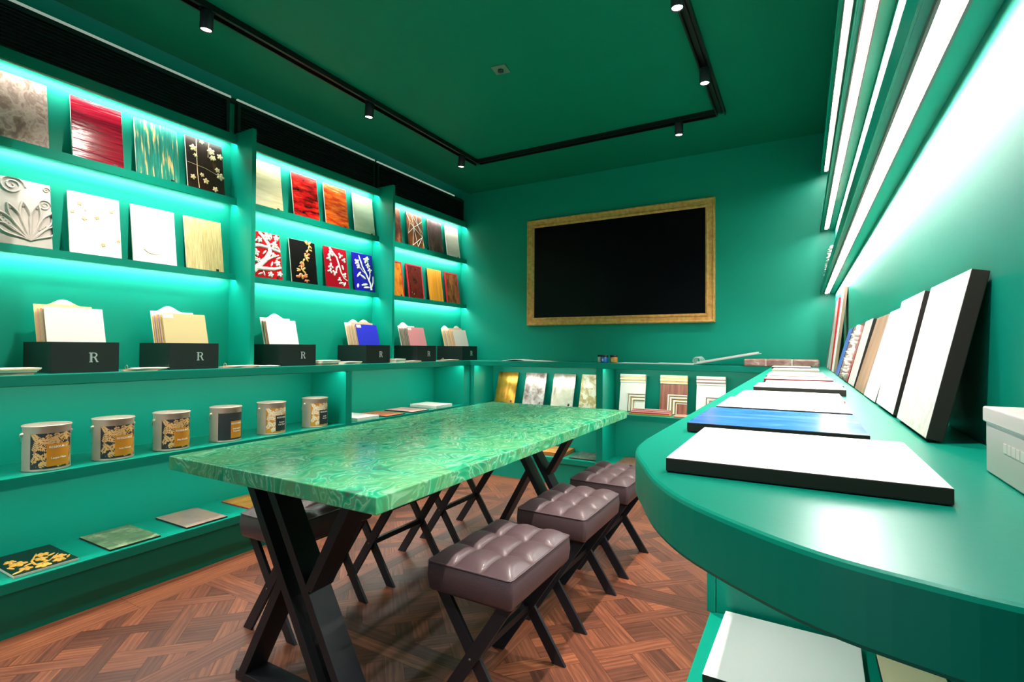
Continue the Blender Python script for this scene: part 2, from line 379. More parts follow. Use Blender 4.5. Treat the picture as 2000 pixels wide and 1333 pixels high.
# right base
t = thing('base_shelving', 'low green open shelving under the right worktop with a rounded end', 'shelving')
ol = outline(.02)
def ends(x): return [(-.16, YF)] + ol + [(.18, .33), (.18, .70), (XR, .70), (XR, YF)]
MB().prism([(-.14, YF), (-.14, 1.0), (-.10, .62), (.02, .5), (.18, .46), (.18, .7), (XR, .70), (XR, YF)], 0, ZL-.042).build('plinth', LACQ, t)
MB().prism(ends(0), ZL-.042, ZL).build('bottom_shelf', LACQ, t, bevel=.002)
MB().prism(ends(0), ZM-.043, ZM).build('middle_shelf', LACQ, t, bevel=.002)
for a, b in ((1.062, 1.115), (2.42, 2.47), (3.76, 3.81)):
    for z0, z1 in ((ZL, ZM-.043), (ZM, ZT-.0458)):
        MB().box(-.146, XR, a, b, z0, z1).box(-.162, -.146, a-.004, b+.004, z0, z1).build('divider', LACQ, t, bevel=.0015)
for a, b in ((.72, 1.045), (1.13, 2.40), (2.49, 3.74)): MB().box(-.145, -.128, a, b, ZT-.032, ZT-.029).build('led_strip', MLED_U, t)

# ------------------------------------------------------------------ uprights, picture ledges, grilles on the left wall
UP = ((.675, .70), (1.814, 1.840), (2.980, 3.004))
for (a, b), lab in zip(UP, ('first green upright panel at the near end of the left shelves', 'green upright panel between the four brown and red samples bay and the middle bay', 'green upright panel between the middle bay and the bay by the television wall')):
    tag(MB().box(XW, -2.75, a, b, ZT, 2.38).build('shelf_upright', LACQ, bevel=.0015), lab, 'shelf upright')
BAYS = ((-.55, .675, 'near'), (.70, 1.814, 'first'), (1.840, 2.980, 'middle'), (3.004, YB, 'far'))
BN = {'near': 'mostly outside the view', 'first': 'in the bay nearest the camera', 'middle': 'in the middle bay', 'far': 'in the bay beside the television wall'}
for a, b, nm in BAYS:
    for z, rn in ((1.951, 'upper'), (1.510, 'lower')):
        t = thing('picture_ledge', rn + ' narrow green display ledge ' + BN[nm], 'shelf', group='display ledges on the left wall')
        e = b if nm == 'far' else b
        MB().box(XW, -2.897, a, e, z+.015, z+.022).box(-2.897, -2.893, a, e, z, z+.040 if rn == 'upper' else z+.037).build('ledge', LACQ, t)
        MB().box(-2.920, -2.8975, a+.004, e-.004, z+.012, z+.0149).build('light_channel', ALU, t)
        MB().box(-2.917, -2.901, a+.01, e-.01, z+.0105, z+.0119).build('led_strip', MLED_L, t)
    t = thing('light_pelmet', 'green pelmet board with light strip over the samples ' + BN[nm], 'pelmet', group='pelmets under the louvres')
    MB().box(XW, -2.897, a, b, 2.336, 2.366).box(-2.897, -2.893, a, b, 2.316, 2.366).build('board', LACQ, t)
    MB().box(-2.8968, -2.8945, a, b, 2.3085, 2.3158).box(-2.922, -2.8975, a+.004, b-.004, 2.3325, 2.3359).build('light_channel', ALU, t)
    MB().box(-2.918, -2.901, a+.01, b-.01, 2.331, 2.3324).build('led_strip', MLED_L, t)
GR = ((-1.0, 1.785, 'nearest the camera'), (1.835, 2.962, 'over the middle bay'), (2.992, YB-.01, 'beside the television wall'))
for a, b, nm in GR:
    t = thing('ventilation_grille', 'shaded green louvred air grille high on the left wall, ' + nm, 'grille', group='louvred grilles above the left shelves')
    MB().box(XW, -2.952, a, b, 2.368, 2.57).build('backing', plain('grille recess shade', (4, 12, 10), .8), t)  # dark sheet standing in for the shade of a recess behind the slats
    MB().box(-2.952, -2.925, a, a+.018, 2.368, 2.57).box(-2.952, -2.925, b-.018, b, 2.368, 2.57).box(-2.952, -2.925, a+.018, b-.018, 2.368, 2.376).box(-2.952, -2.925, a+.018, b-.018, 2.562, 2.57).build('frame', GRILLE, t)
    for k in range(11):
        z = 2.384+k*.0165
        MB().prism([(-2.951, z+.008), (-2.929, z), (-2.929, z+.003), (-2.951, z+.011)], a+.018, b-.018, 'y').build('slat', GRILLE, t)

# ------------------------------------------------------------------ ledges on the right wall
for z, rn in ((1.51, 'lowest'), (1.95, 'middle'), (2.35, 'top')):
    t = thing('picture_ledge', rn + ' narrow green ledge with a bright light strip on the right wall', 'shelf', group='display ledges on the right wall')
    MB().box(.118, XR, CAB, YB, z, z+.022).box(.1135, .118, CAB, YB, z-.002, z+.046).build('ledge', LACQ, t, bevel=.001)
    MB().box(.129, .133, CAB+.01, 4.11, z-.008, z).box(.159, .163, CAB+.01, 4.11, z-.008, z).box(.133, .159, CAB+.01, 4.11, z-.002, z).build('light_channel', plain('dark aluminium profile', (120, 100, 98), .45, .3), t)
    MB().box(.1375, .1500, CAB+.015, 4.10, z-.006, z-.0022).build('led_strip', MLED_R, t)

# ------------------------------------------------------------------ ceiling: track, spots, detector
t = thing('track_rail', 'black rectangular lighting track on the green ceiling', 'lighting track', (0, 0, ZC))
def rail(x0, x1, y0, y1):
    mb = MB(); horiz = (x1-x0) > (y1-y0)
    if horiz: mb.box(x0, x1, y0, y1, -.006, 0).box(x0, x1, y0, y0+.008, -.03, -.006).box(x0, x1, y1-.008, y1, -.03, -.006).box(x0, x1, (y0+y1)/2-.007, (y0+y1)/2+.007, -.018, -.006)
    else: mb.box(x0, x1, y0, y1, -.006, 0).box(x0, x0+.008, y0, y1, -.03, -.006).box(x1-.008, x1, y0, y1, -.03, -.006).box((x0+x1)/2-.007, (x0+x1)/2+.007, y0, y1, -.018, -.006)
    return mb
rail(-2.338, -2.282, -1.2, 3.5).build('left_rail', RAILM, t)
rail(-.477, -.421, -1.2, 3.5).build('right_rail', RAILM, t)
rail(-2.282, -.477, 3.444, 3.5).build('end_rail', RAILM, t)
rail(-2.282, -.477, -1.2, -1.144).build('end_rail', RAILM, t)
def spot(x, y, aim, label, power=1.0, size=72, blend=.8, col=WARM):
    t = thing('spotlight', label, 'spotlight', (x, y, ZC-.03), group='black cylinder spotlights on the ceiling track')
    MB().box(-.012, .012, -.03, .03, .002, .022).build('track_adapter', RAILM, t)
    d = (Vector(aim)-Vector((x, y, ZC-.03))).normalized(); up = Vector((0, 0, -1)); q = up.rotation_difference(d); ang = q.angle*0.35
    q = Matrix.Rotation(ang, 3, q.axis) if q.angle > 1e-4 else Matrix.Identity(3)
    h = MB().lathe([(.012, .004), (.026, 0), (.027, -.004), (.027, -.080), (.024, -.082), (.022, -.076)], seg=28).build('housing', BLACK, t)
    h.rotation_euler = q.to_euler()
    f = MB().lathe([(.0215, -.0765), (.0001, -.0762)], seg=28).build('lamp_face', MSPOT, t); f.rotation_euler = q.to_euler()
    ld = bpy.data.lights.new('spot', 'SPOT'); ld.energy = SPOT_W*power; ld.color = col; ld.spot_size = math.radians(size); ld.spot_blend = blend; ld.shadow_soft_size = .02
    lo = bpy.data.objects.new('lamp', ld); COL.objects.link(lo); lo.parent = t
    lo.location = (q @ Vector((0, 0, -.088))); lo.rotation_euler = (Vector(aim)-Vector((x, y, ZC-.12))).to_track_quat('-Z', 'Y').to_euler()
XL, XRR = -2.31, -.449
spot(XL, 1.30, (-2.70, 1.35, 1.0), 'black spotlight at the near end of the left track rail, upper left', 1.7, 100)
spot(XL, 2.29, (-2.70, 2.3, 1.0), 'black spotlight half way along the left track rail', 1.7, 100)
spot(XL, 3.27, (-2.66, 3.3, 1.0), 'black spotlight near the far left corner of the track', 1.3, 95)
spot(-.706, 3.47, (-.72, 3.7, .0), 'black spotlight on the short end rail near the television')
spot(XRR, 2.86, (-.40, 2.8, 0), 'lit spotlight on the right rail, the one closer to the corner', 3.0, 68)
spot(XRR, 2.17, (-.40, 2.1, 0), 'lit spotlight on the right rail at the top edge of the view', 3.0, 68)
spot(XRR, 1.25, (-.38, 1.3, 0), 'black spotlight on the right rail above the rounded worktop end', 3.0, 68)
spot(XL, .30, (-2.70, .4, 1.0), 'black spotlight on the left rail, before the view begins', 1.5, 100)
spot(XL, -.7, (-2.2, -.6, 0), 'black spotlight at the end of the left rail behind the viewer', 1.5, 90)
spot(XRR, .2, (-.25, .6, 1.0), 'black spotlight at the end of the right rail behind the viewer', 2.2, 80)
t = thing('smoke_detector', 'small square grey ceiling plate in the middle of the green ceiling', 'detector', (-1.43, 2.385, ZC), (0, 0, math.radians(8)))
GREYP = plain('grey green detector plate', (96, 124, 108), .5)
MB().box(-.042, .042, -.042, .042, -.006, 0).build('plate', GREYP, t, bevel=.002)
MB().lathe([(.016, -.006), (.016, -.016), (.008, -.02)], seg=20).build('sensor', plain('detector sensor', (30, 40, 36), .4), t)

# ------------------------------------------------------------------ television in a gilt frame
t = thing('television', 'black screen in a moulded gilt frame on the green end wall', 'television', (0, YB, 0))
GILT = pattern('brushed gilt frame', [(.3, (206, 142, 70)), (.6, (236, 176, 100)), (.8, (246, 206, 140))], (30, 30, 30), rough=.45, metal=.1, detail=8, bump=.05)
X0, X1, Z0, Z1 = -2.197, -.578, 1.326, 2.286
prof = [(0, 0), (0, -.038), (.006, -.046), (.013, -.046), (.016, -.036), (.019, -.034), (.046, -.034), (.050, -.040), (.056, -.042), (.060, -.036), (.066, -.036), (.070, -.030), (.070, 0)]
mb = MB(); vs = []; fs = []
for d, y in prof: vs += [(X0+d, y, Z0+d), (X1-d, y, Z0+d), (X1-d, y, Z1-d), (X0+d, y, Z1-d)]
for i in range(len(prof)-1):
    for k in range(4): fs.append((i*4+k, i*4+(k+1) % 4, (i+1)*4+(k+1) % 4, (i+1)*4+k))
mb.add(vs, fs); mb.build('frame', GILT, t)
MB().box(X0+.068, X1-.068, -.024, -.002, Z0+.068, Z1-.068).build('screen', plain('black glass screen', (2, 2, 2), .32, spec=.12), t)

# ================================================================== TABLE
MAL = None
def malachite():
    m, nt, b = newmat('polished malachite'); L = nt.links.new
    tc = nt.nodes.new('ShaderNodeTexCoord'); mp = nt.nodes.new('ShaderNodeMapping'); mp.inputs['Scale'].default_value = (1, 1, 1.0); L(tc.outputs['Object'], mp.inputs['Vector'])
    n0 = nt.nodes.new('ShaderNodeTexNoise'); n0.inputs['Scale'].default_value = 4.2; n0.inputs['Detail'].default_value = 2.2; n0.inputs['Distortion'].default_value = 1.4; L(mp.outputs['Vector'], n0.inputs['Vector'])
    ma = nt.nodes.new('ShaderNodeVectorMath'); ma.operation = 'MULTIPLY_ADD'; ma.inputs[1].default_value = (.36, .36, .36); L(n0.outputs['Color'], ma.inputs[0]); L(mp.outputs['Vector'], ma.inputs[2])
    # big fields of tone
    n1 = nt.nodes.new('ShaderNodeTexNoise'); n1.inputs['Scale'].default_value = 6; n1.inputs['Detail'].default_value = 2; n1.inputs['Distortion'].default_value = 2.5; L(ma.outputs[0], n1.inputs['Vector'])
    # fine bands following the warped field
    wv = nt.nodes.new('ShaderNodeTexWave'); wv.inputs['Scale'].default_value = 4; wv.inputs['Distortion'].default_value = 12; wv.inputs['Detail'].default_value = 2.5; wv.inputs['Detail Scale'].default_value = 0.9; L(ma.outputs[0], wv.inputs['Vector'])
    mx = nt.nodes.new('ShaderNodeMix'); mx.inputs[0].default_value = .36; L(n1.outputs['Fac'], mx.inputs[2]); L(wv.outputs['Fac'], mx.inputs[3])
    r = ramp(nt, [(0.18, (92, 124, 104)), (0.28, (50, 156, 116)), (0.38, (50, 186, 132)), (0.46, (96, 200, 150)), (0.50, (160, 224, 182)), (0.54, (72, 192, 138)), (0.60, (110, 160, 130)), (0.66, (66, 182, 128)), (0.72, (160, 224, 184)), (0.80, (60, 174, 122))])
    L(mx.outputs[0], r.inputs['Fac'])
    n2 = nt.nodes.new('ShaderNodeTexNoise'); n2.inputs['Scale'].default_value = 3.0; n2.inputs['Detail'].default_value = 3; n2.inputs['Distortion'].default_value = 2; L(tc.outputs['Object'], n2.inputs['Vector'])
    r2 = ramp(nt, [(0.42, (0, 0, 0)), (0.58, (255, 255, 255))]); L(n2.outputs['Fac'], r2.inputs['Fac'])
    mm = nt.nodes.new('ShaderNodeMix'); mm.data_type = 'RGBA'; mm.blend_type = 'MIX'; 
    fac = nt.nodes.new('ShaderNodeMath'); fac.operation = 'MULTIPLY'; fac.inputs[1].default_value = .45; L(r2.outputs['Color'], fac.inputs[0]); L(fac.outputs[0], mm.inputs[0])
    L(r.outputs['Color'], mm.inputs[6]); mm.inputs[7].default_value = srgb(122, 178, 112)
    L(mm.outputs[2], b.inputs['Base Color']); b.inputs['Roughness'].default_value = 0.16; b.inputs['Specular IOR Level'].default_value = .6
    return m
t = thing('dining_table', 'long malachite topped table on black crossed steel legs in the middle of the room', 'table', (-1.339, 1.9, 0))
TX, TY = -1.339, 1.9
MB().box(-1.797-TX, -.883-TX, .908-TY, 2.915-TY, .718, .762).build('table_top', malachite(), t, bevel=.003)
def table_leg(y0, y1):
    mb = MB(); W = .036
    H = .718
    mb.beam((-1.224, 0.001), (-1.652, H-.001), W, 0, y0, y1)        # left long diagonal
    mb.beam((-1.120, 0.001), (-1.548, H-.001), W, 0, y0, y1)        # right long diagonal
    mb.beam((-1.666, 0.001), (-1.452, .385), W, 0, y0+.0006, y1-.0006)     # lower left stroke
    mb.beam((-1.3298, .375), (-1.135, H-.001), W, 0, y0+.0006, y1-.0006)      # upper right stroke
    mb.box(-1.666, -1.084, y0+.001, y1-.001, 0.0005, .030).box(-1.652, -1.099, y0+.001, y1-.001, H-.03, H-.0005)
    mb.v = [(x-TX, y-TY, z) for x, y, z in mb.v]
    return mb
table_leg(1.06, 1.145).build('leg', BLACK, t, bevel=.001)
table_leg(2.735, 2.82).build('leg', BLACK, t, bevel=.001)

# ================================================================== STOOLS
LEATHER = plain('aubergine leather', (84, 66, 70), .40, 0, .25, 260, coat=.15)
def seat_mesh(w, l, z0, z1):
    """tufted seat pad: 3 x 3 pillows, side walls, bulging"""
    N = 42; vs = []; fs = []; mb = MB()
    def top(u, v):
        x = (u-.5)*w; y = (v-.5)*l
        a = abs(math.sin(PI*u*3))**.38; b_ = abs(math.sin(PI*v*3))**.38
        e = min(1, min(u, 1-u, v, 1-v)*9)
        pil = (a*b_)
        if min(u, 1-u) < 1/6: pil = max(pil, 0) if True else pil
        ed = 1-(1-e)**2
        z = z1 + .001 + .027*ed*(.22+.78*pil) - .006*(1-pil)*ed*ed
        return (x, y, z)
    for j in range(N+1):
        for i in range(N+1): vs.append(top(i/N, j/N))
    for j in range(N):
        for i in range(N): k = j*(N+1)+i; fs.append((k, k+1, k+N+2, k+N+1))
    mb.add(vs, fs, 0, True)
    # side walls with a slight bulge and rounded corners
    ring = []
    R = .012
    for cx, cy, a0 in ((w/2-R, -l/2+R, -PI/2), (w/2-R, l/2-R, 0), (-w/2+R, l/2-R, PI/2), (-w/2+R, -l/2+R, PI)):
        for k in range(5): a = a0+k*PI/8; ring.append((cx+R*math.cos(a), cy+R*math.sin(a)))
    lev = [(z0, -.004), (z0+.008, .0), ((z0+z1)/2, .004), (z1-.006, .001), (z1, -.001)]
    vs = []; n = len(ring)
    for z, off in lev:
        for x, y in ring:
            vs.append((x*(1+2*off/w), y*(1+2*off/l), z))
    fs = [tuple(range(n))[::-1], tuple(range((len(lev)-1)*n, len(lev)*n))]
    for j in range(len(lev)-1):
        for i in range(n): fs.append((j*n+i, j*n+(i+1) % n, (j+1)*n+(i+1) % n, (j+1)*n+i))
    k0 = len(mb.v); mb.add(vs, fs, 0, True)
    mb.sm[-len(fs)] = False; mb.sm[-len(fs)+1] = False
    return mb
def make_stool():
    t = thing('stool', 'x', 'stool')
    w, l, z0, z1 = .300, .425, .368, .455
    seat_mesh(w, l, z0, z1).build('seat', LEATHER, t)
    ringp = []
    R = .014
    for cx, cy, a0 in ((w/2-R, -l/2+R, -PI/2), (w/2-R, l/2-R, 0), (-w/2+R, l/2-R, PI/2), (-w/2+R, -l/2+R, PI)):
        for k in range(4): a = a0+k*PI/6; ringp.append((cx+R*math.cos(a), cy+R*math.sin(a), z1))
    MB().tube(ringp, .0032, 6, closed=True).build('piping', LEATHER, t)
    for sx in (-1, 1):      # buttons in the tufts
        for sy in (-1, 1):
            pass
    W = .048
    for yc, nm in ((-.182, 0), (.182, 0)):
        d = .013
        MB().beam((-.146, 0), (.146-W, z0), W, 0, yc-d-.001, yc-.001).build('leg', BLACK, t, bevel=.001)
        MB().beam((.146-W, 0), (-.146, z0), W, 0, yc+.001, yc+d+.001).build('leg', BLACK, t, bevel=.001)
        s = -1 if yc < 0 else 1
        b = MB().lathe([(.0045, 0), (.0045, .002), (.002, .0032)], seg=12).build('bolt', plain('dull steel bolt', (110, 104, 100), .5, .6), t); b.location = (0, yc+s*(d+.001), z0/2); b.rotation_euler = (PI/2 if s < 0 else -PI/2, 0, 0)
    MB().box(-.010, .010, -.170, .170, z0/2-.012, z0/2+.012).build('stretcher', BLACK, t, bevel=.001)
    MB().box(-.13, .13, -.19, .19, z0-.012, z0-.0005).build('seat_board', BLACK, t)
    return t
st = make_stool()
SPOTS = [(-.870, 1.485, 'tufted dark leather stool nearest the camera, beside the rounded worktop'),
         (-.880, 2.080, 'tufted dark leather stool in the middle of the three on the right of the table'),
         (-.880, 2.635, 'tufted dark leather stool farthest along the right side, partly hidden by the worktop'),
         (-1.800, 1.465, 'dark leather stool on the far side of the table, behind its near leg'),
         (-1.800, 2.000, 'dark leather stool on the shelf side of the table, its seat hidden, middle one'),
         (-1.818, 2.570, 'dark leather stool on the shelf side of the table, closest to the end wall')]
for i, (x, y, lab) in enumerate(SPOTS):
    o = st if i == 0 else copy_tree(st)
    o.location = (x, y, 0); o['label'] = lab; o['group'] = 'tufted stools around the malachite table'

# ================================================================== SAMPLES
# local frame of a sample: x to the viewer's right, z up, front face at y=0, thickness behind it (+y)
def flower_relief(seed, w, h, n=7, fr=.03, stem=.003, leaf=True, hgt=.006, ang=None, m0=0, m1=0, thick=0.004):
    r = random.Random(seed); mb = MB()
    a = r.uniform(.1, .3)*w; b = r.uniform(.6, .9)*w
    main = [(a+(b-a)*t+math.sin(t*5+seed)*w*.08, h*(.04+.9*t)) for t in [k/14 for k in range(15)]]
    mb.stroke(main, thick, thick*.4, hgt*.8, m0)
    for k in range(n):
        t = (k+.6)/n; i = int(t*13); u, v = main[i]; s = 1 if k % 2 else -1
        uu, vv = u+s*r.uniform(.12, .3)*w, v+r.uniform(-.02, .09)*h
        uu = min(max(uu, fr*.8), w-fr*.8); vv = min(max(vv, fr*.8), h-fr*.8)
        mb.stroke([(u, v), ((u+uu)/2, (v+vv)/2+.006), (uu, vv)], thick*.6, thick*.3, hgt*.6, m0)
        if k % 3 == 2 and leaf:
            mb.blob(uu, vv, fr*.85, fr*.3, r.uniform(0, PI), hgt*.6, mi=m0); mb.blob(uu+.01*s, vv-.012, fr*.7, fr*.26, r.uniform(0, PI), hgt*.6, mi=m0)
        else: mb.flower(uu, vv, fr*r.uniform(.75, 1.1), 5, hgt, r.uniform(0, 1), mi=m1)
        if leaf:
            for q in (0, 1): mb.blob(min(max(u-s*fr*.6, fr*.4), w-fr*.4), min(v+fr*.3*q, h-fr*.5), fr*.55, fr*.2, .7*s+q, hgt*.5, mi=m0)
    return mb
def sample(name, label, w, h, t, face, edge, loc, rot, group=None, cat='sample panel', sticker=False, relief=None, rmat=None, frame=None, rlabel=None, sx=.78):
    bd = MB().box(0, w, 0, t, 0, h, 0, front=1)
    parts = relief or sticker or frame
    if not parts:
        o = bd.build(name, [edge, face], bevel=.0012); o.location = loc; o.rotation_euler = rot; return tag(o, label, cat, group)
    T = thing(name, label, cat, loc, rot, group)
    bd.build('board', [edge, face], T, bevel=.0012)
    if relief: relief.build('relief_pattern', rmat or WHITEREL, T)
    if frame:
        f = .011; MB().box(0, w, -.0025, 0, 0, f).box(0, w, -.0025, 0, h-f, h).box(0, f, -.0025, 0, f, h-f).box(w-f, w, -.0025, 0, f, h-f).build('border', frame, T)
    if sticker: MB().box(w*sx, w*sx+.017, -.0006, .0, .008, .028).build('sticker', STICK, T)
    return T
LEAN = -math.radians(8.0)
RL = (LEAN, 0, PI/2)
W_, H_ = .205, .290
def P(*a, **k): return pattern(*a, **k)
F = {}
F['A1'] = P('bark brown plaster', [(.28, (70, 48, 40)), (.42, (120, 92, 74)), (.52, (176, 150, 134)), (.6, (130, 104, 92)), (.75, (200, 178, 164))], (14, 1, 11), warp=1.9, rough=.5, bump=.6, detail=12)
F['A2'] = P('crimson lacquer ripple', [(.25, (70, 8, 22)), (.55, (140, 14, 36)), (.85, (176, 40, 58))], (3, 1, 40), warp=1.4, rough=.16, bump=.9, detail=3, dist=.6)
F['A3'] = P('teal with gold streaks', [(.42, (16, 110, 96)), (.55, (40, 140, 118)), (.59, (186, 158, 96)), (.64, (226, 200, 140)), (.70, (30, 120, 104))], (70, 1, 6), warp=.25, rough=.3, bump=.2, detail=7, seed=3)
F['A4'] = P('black with gold trellis', [(.3, (22, 16, 12)), (.62, (48, 30, 18)), (.72, (150, 96, 30)), (.8, (60, 38, 20))], (30, 1, 4), rough=.3, detail=4, seed=5)
F['B1'] = P('off white carved plaster', [(.3, (176, 168, 160)), (.7, (196, 188, 180))], (10, 10, 10), rough=.55)
F['B2'] = WHITEP; F['B3'] = WHITEP
F['B4'] = P('straw silk weave', [(.3, (176, 156, 96)), (.6, (206, 190, 134)), (.8, (222, 208, 160))], (160, 1, 12), rough=.5, detail=3)
F['C1'] = P('crinkled parchment', [(.3, (190, 180, 130)), (.6, (214, 206, 164)), (.8, (224, 220, 186))], (4, 1, 26), warp=1.3, rough=.4, bump=.6, detail=3)
F['C2'] = P('scarlet crackle', [(.32, (26, 8, 8)), (.44, (130, 12, 12)), (.6, (196, 22, 20)), (.72, (222, 70, 34))], (12, 1, 40), warp=1.6, rough=.2, bump=.7, detail=6, seed=2)
F['C3'] = P('orange rust lacquer', [(.25, (110, 24, 10)), (.45, (196, 62, 14)), (.62, (224, 110, 30)), (.8, (226, 160, 60))], (9, 1, 44), warp=1.5, rough=.2, bump=.9, detail=8, seed=4)
F['C4'] = P('pale celadon crinkle', [(.3, (170, 190, 150)), (.7, (206, 216, 188))], (4, 1, 18), warp=1.2, rough=.45, bump=.5, detail=3, seed=6)
RED = plain('bright red lacquer', (178, 12, 22), .25); CRIM = plain('crimson lacquer', (150, 8, 28), .25); BLUE = plain('deep blue lacquer', (24, 16, 150), .25); BLK = plain('black lacquer', (14, 12, 12), .25)
F['D1'] = RED; F['D2'] = BLK; F['D3'] = CRIM; F['D4'] = BLUE
F['E1'] = P('burnt umber marble', [(.3, (36, 20, 14)), (.5, (96, 48, 28)), (.65, (150, 88, 56)), (.8, (190, 130, 100))], (16, 1, 9), warp=1.6, rough=.3, detail=7)
F['E2'] = P('amber and brown stone', [(.3, (50, 26, 14)), (.55, (124, 70, 26)), (.75, (176, 112, 44))], (14, 1, 10), warp=1.2, rough=.3, detail=5, seed=9)
F['E3'] = P('smoky brown marble', [(.35, (46, 30, 28)), (.6, (86, 62, 54)), (.72, (150, 122, 96)), (.85, (190, 170, 160))], (14, 1, 7), warp=1.8, rough=.3, detail=7, seed=11)
F['E4'] = P('chalky beige plaster', [(.3, (190, 184, 162)), (.7, (214, 206, 190))], (3, 1, 12), warp=1, rough=.5, bump=.3, detail=2, seed=12)
F['F1'] = P('amber burl', [(.3, (120, 60, 14)), (.45, (196, 116, 30)), (.7, (226, 150, 54))], (16, 1, 9), warp=1.6, rough=.25, detail=7, seed=13)
F['F2'] = P('dark brown crackled lacquer', [(.3, (50, 18, 14)), (.5, (92, 34, 24)), (.66, (70, 26, 20)), (.70, (220, 196, 180)), (.73, (84, 30, 22))], (20, 1, 16), warp=1.5, rough=.25, detail=8, seed=19)
F['F3'] = P('yellow oak veneer', [(.3, (204, 130, 24)), (.7, (232, 164, 50))], (60, 1, 3), rough=.35, detail=4)
F['F4'] = P('walnut burl', [(.3, (60, 24, 10)), (.5, (126, 62, 24)), (.75, (176, 100, 44))], (18, 1, 8), warp=2.0, rough=.25, detail=7, seed=15)
REDF = plain('coral red border', (206, 24, 54), .35)
GOLDREL = plain('gilded relief', (214, 168, 92), .35, .3)
def spiral(cx, cz, r, turns, d=1, n=30): return [(cx+d*r*(1-k/n*.92)*math.cos(k/n*turns*2*PI), cz+r*(1-k/n*.92)*math.sin(k/n*turns*2*PI)) for k in range(n+1)]
def palmette():
    mb = MB()
    for a in (-1.15, -.85, -.5, -.15, .2, .6, 1.0):
        L = .15 if abs(a) < .9 else .13; bx, bz = .13, .02
        tip = (bx+math.sin(a)*L, bz+math.cos(a)*L*1.15)
        for s in (-1, 1):
            pts = []
            for k in range(13):
                q = k/12; wd = .017*math.sin(PI*q**1.6)*s
                pts.append((bx+(tip[0]-bx)*q+math.cos(a)*wd, bz+(tip[1]-bz)*q-math.sin(a)*wd))
            mb.stroke(pts, .003, .005, .010)
        mb.blob(tip[0]-math.sin(a)*.012, tip[1]-math.cos(a)*.012, .008, .015, -a, .005)
    mb.stroke(spiral(.075, .255, .045, 2.2), .005, .003, .007); mb.stroke(spiral(.182, .19, .026, 2), .004, .002, .006); mb.stroke(spiral(.19, .262, .014, 1.5), .003, .002, .005); mb.stroke(spiral(.02, .15, .016, 1.6), .003, .002, .005)
    for k in range(5): mb.blob(.03+.008*k, .125-.01*k, .0035, .0035, 0, .004); mb.blob(.16+.006*k, .07+.006*k, .003, .003, 0, .004)
    mb.v = [(min(max(x, .001), W_-.001), y, min(max(z, .001), H_-.001)) for x, y, z in mb.v]; return mb
def branches():
    mb = MB()
    def c(p): return [(min(max(x, .006), W_-.006), min(max(z, .006), H_-.006)) for x, z in p]
    mb.stroke(c([(.0, .035), (.05, .075), (.1, .12), (.13, .17), (.12, .22), (.08, .27), (.06, .29)]), .019, .009, .008)
    mb.stroke(c([(.0, .19), (.06, .20), (.12, .195), (.2, .18)]), .012, .008, .008)
    mb.stroke(c([(.02, .05), (.09, .055), (.15, .06), (.2, .075)]), .013, .008, .008)
    mb.stroke(c([(.09, .105), (.14, .135), (.19, .155)]), .008, .004, .007)
    r = random.Random(3)
    for u, v, s in ((.03, .15, .024), (.115, .262, .028), (.16, .215, .024), (.06, .235, .02), (.175, .10, .022), (.12, .02, .02), (.185, .03, .02), (.04, .1, .02), (.15, .15, .017), (.18, .265, .02)):
        mb.flower(u, v, s, 5, .009, r.random())
    for u, v, a in ((.02, .26, .9), (.03, .225, .3), (.17, .235, 1.2), (.05, .018, .4), (.075, .022, 1.8), (.185, .135, .5), (.19, .2, 2.2), (.02, .12, 2), (.135, .09, 1.2), (.09, .16, .8), (.145, .27, 1.6)):
        mb.blob(u, v, .019, .006, a, .006)
    mb.v = [(min(max(x, .0005), W_-.0005), y, min(max(z, .0005), H_-.0005)) for x, y, z in mb.v]; return mb
def honeysuckle():
    mb = MB(); r = random.Random(5)
    for k in range(9):
        q = k/8; u = .115-.035*math.sin(q*5); v = .02+.245*q; 
        for i in range(5):
            a = r.uniform(0, 2*PI); rr = .022+.006*(k % 3)
            mb.blob(u+math.cos(a)*rr*.7, v+math.sin(a)*rr*.5, rr*.5, rr*.2, a, .003, mi=0 if k % 3 else 1)
    for k in range(4): mb.blob(.05+.02*k, .035+.012*(k % 2), .018, .01, .5*k, .003, mi=1)
    return mb
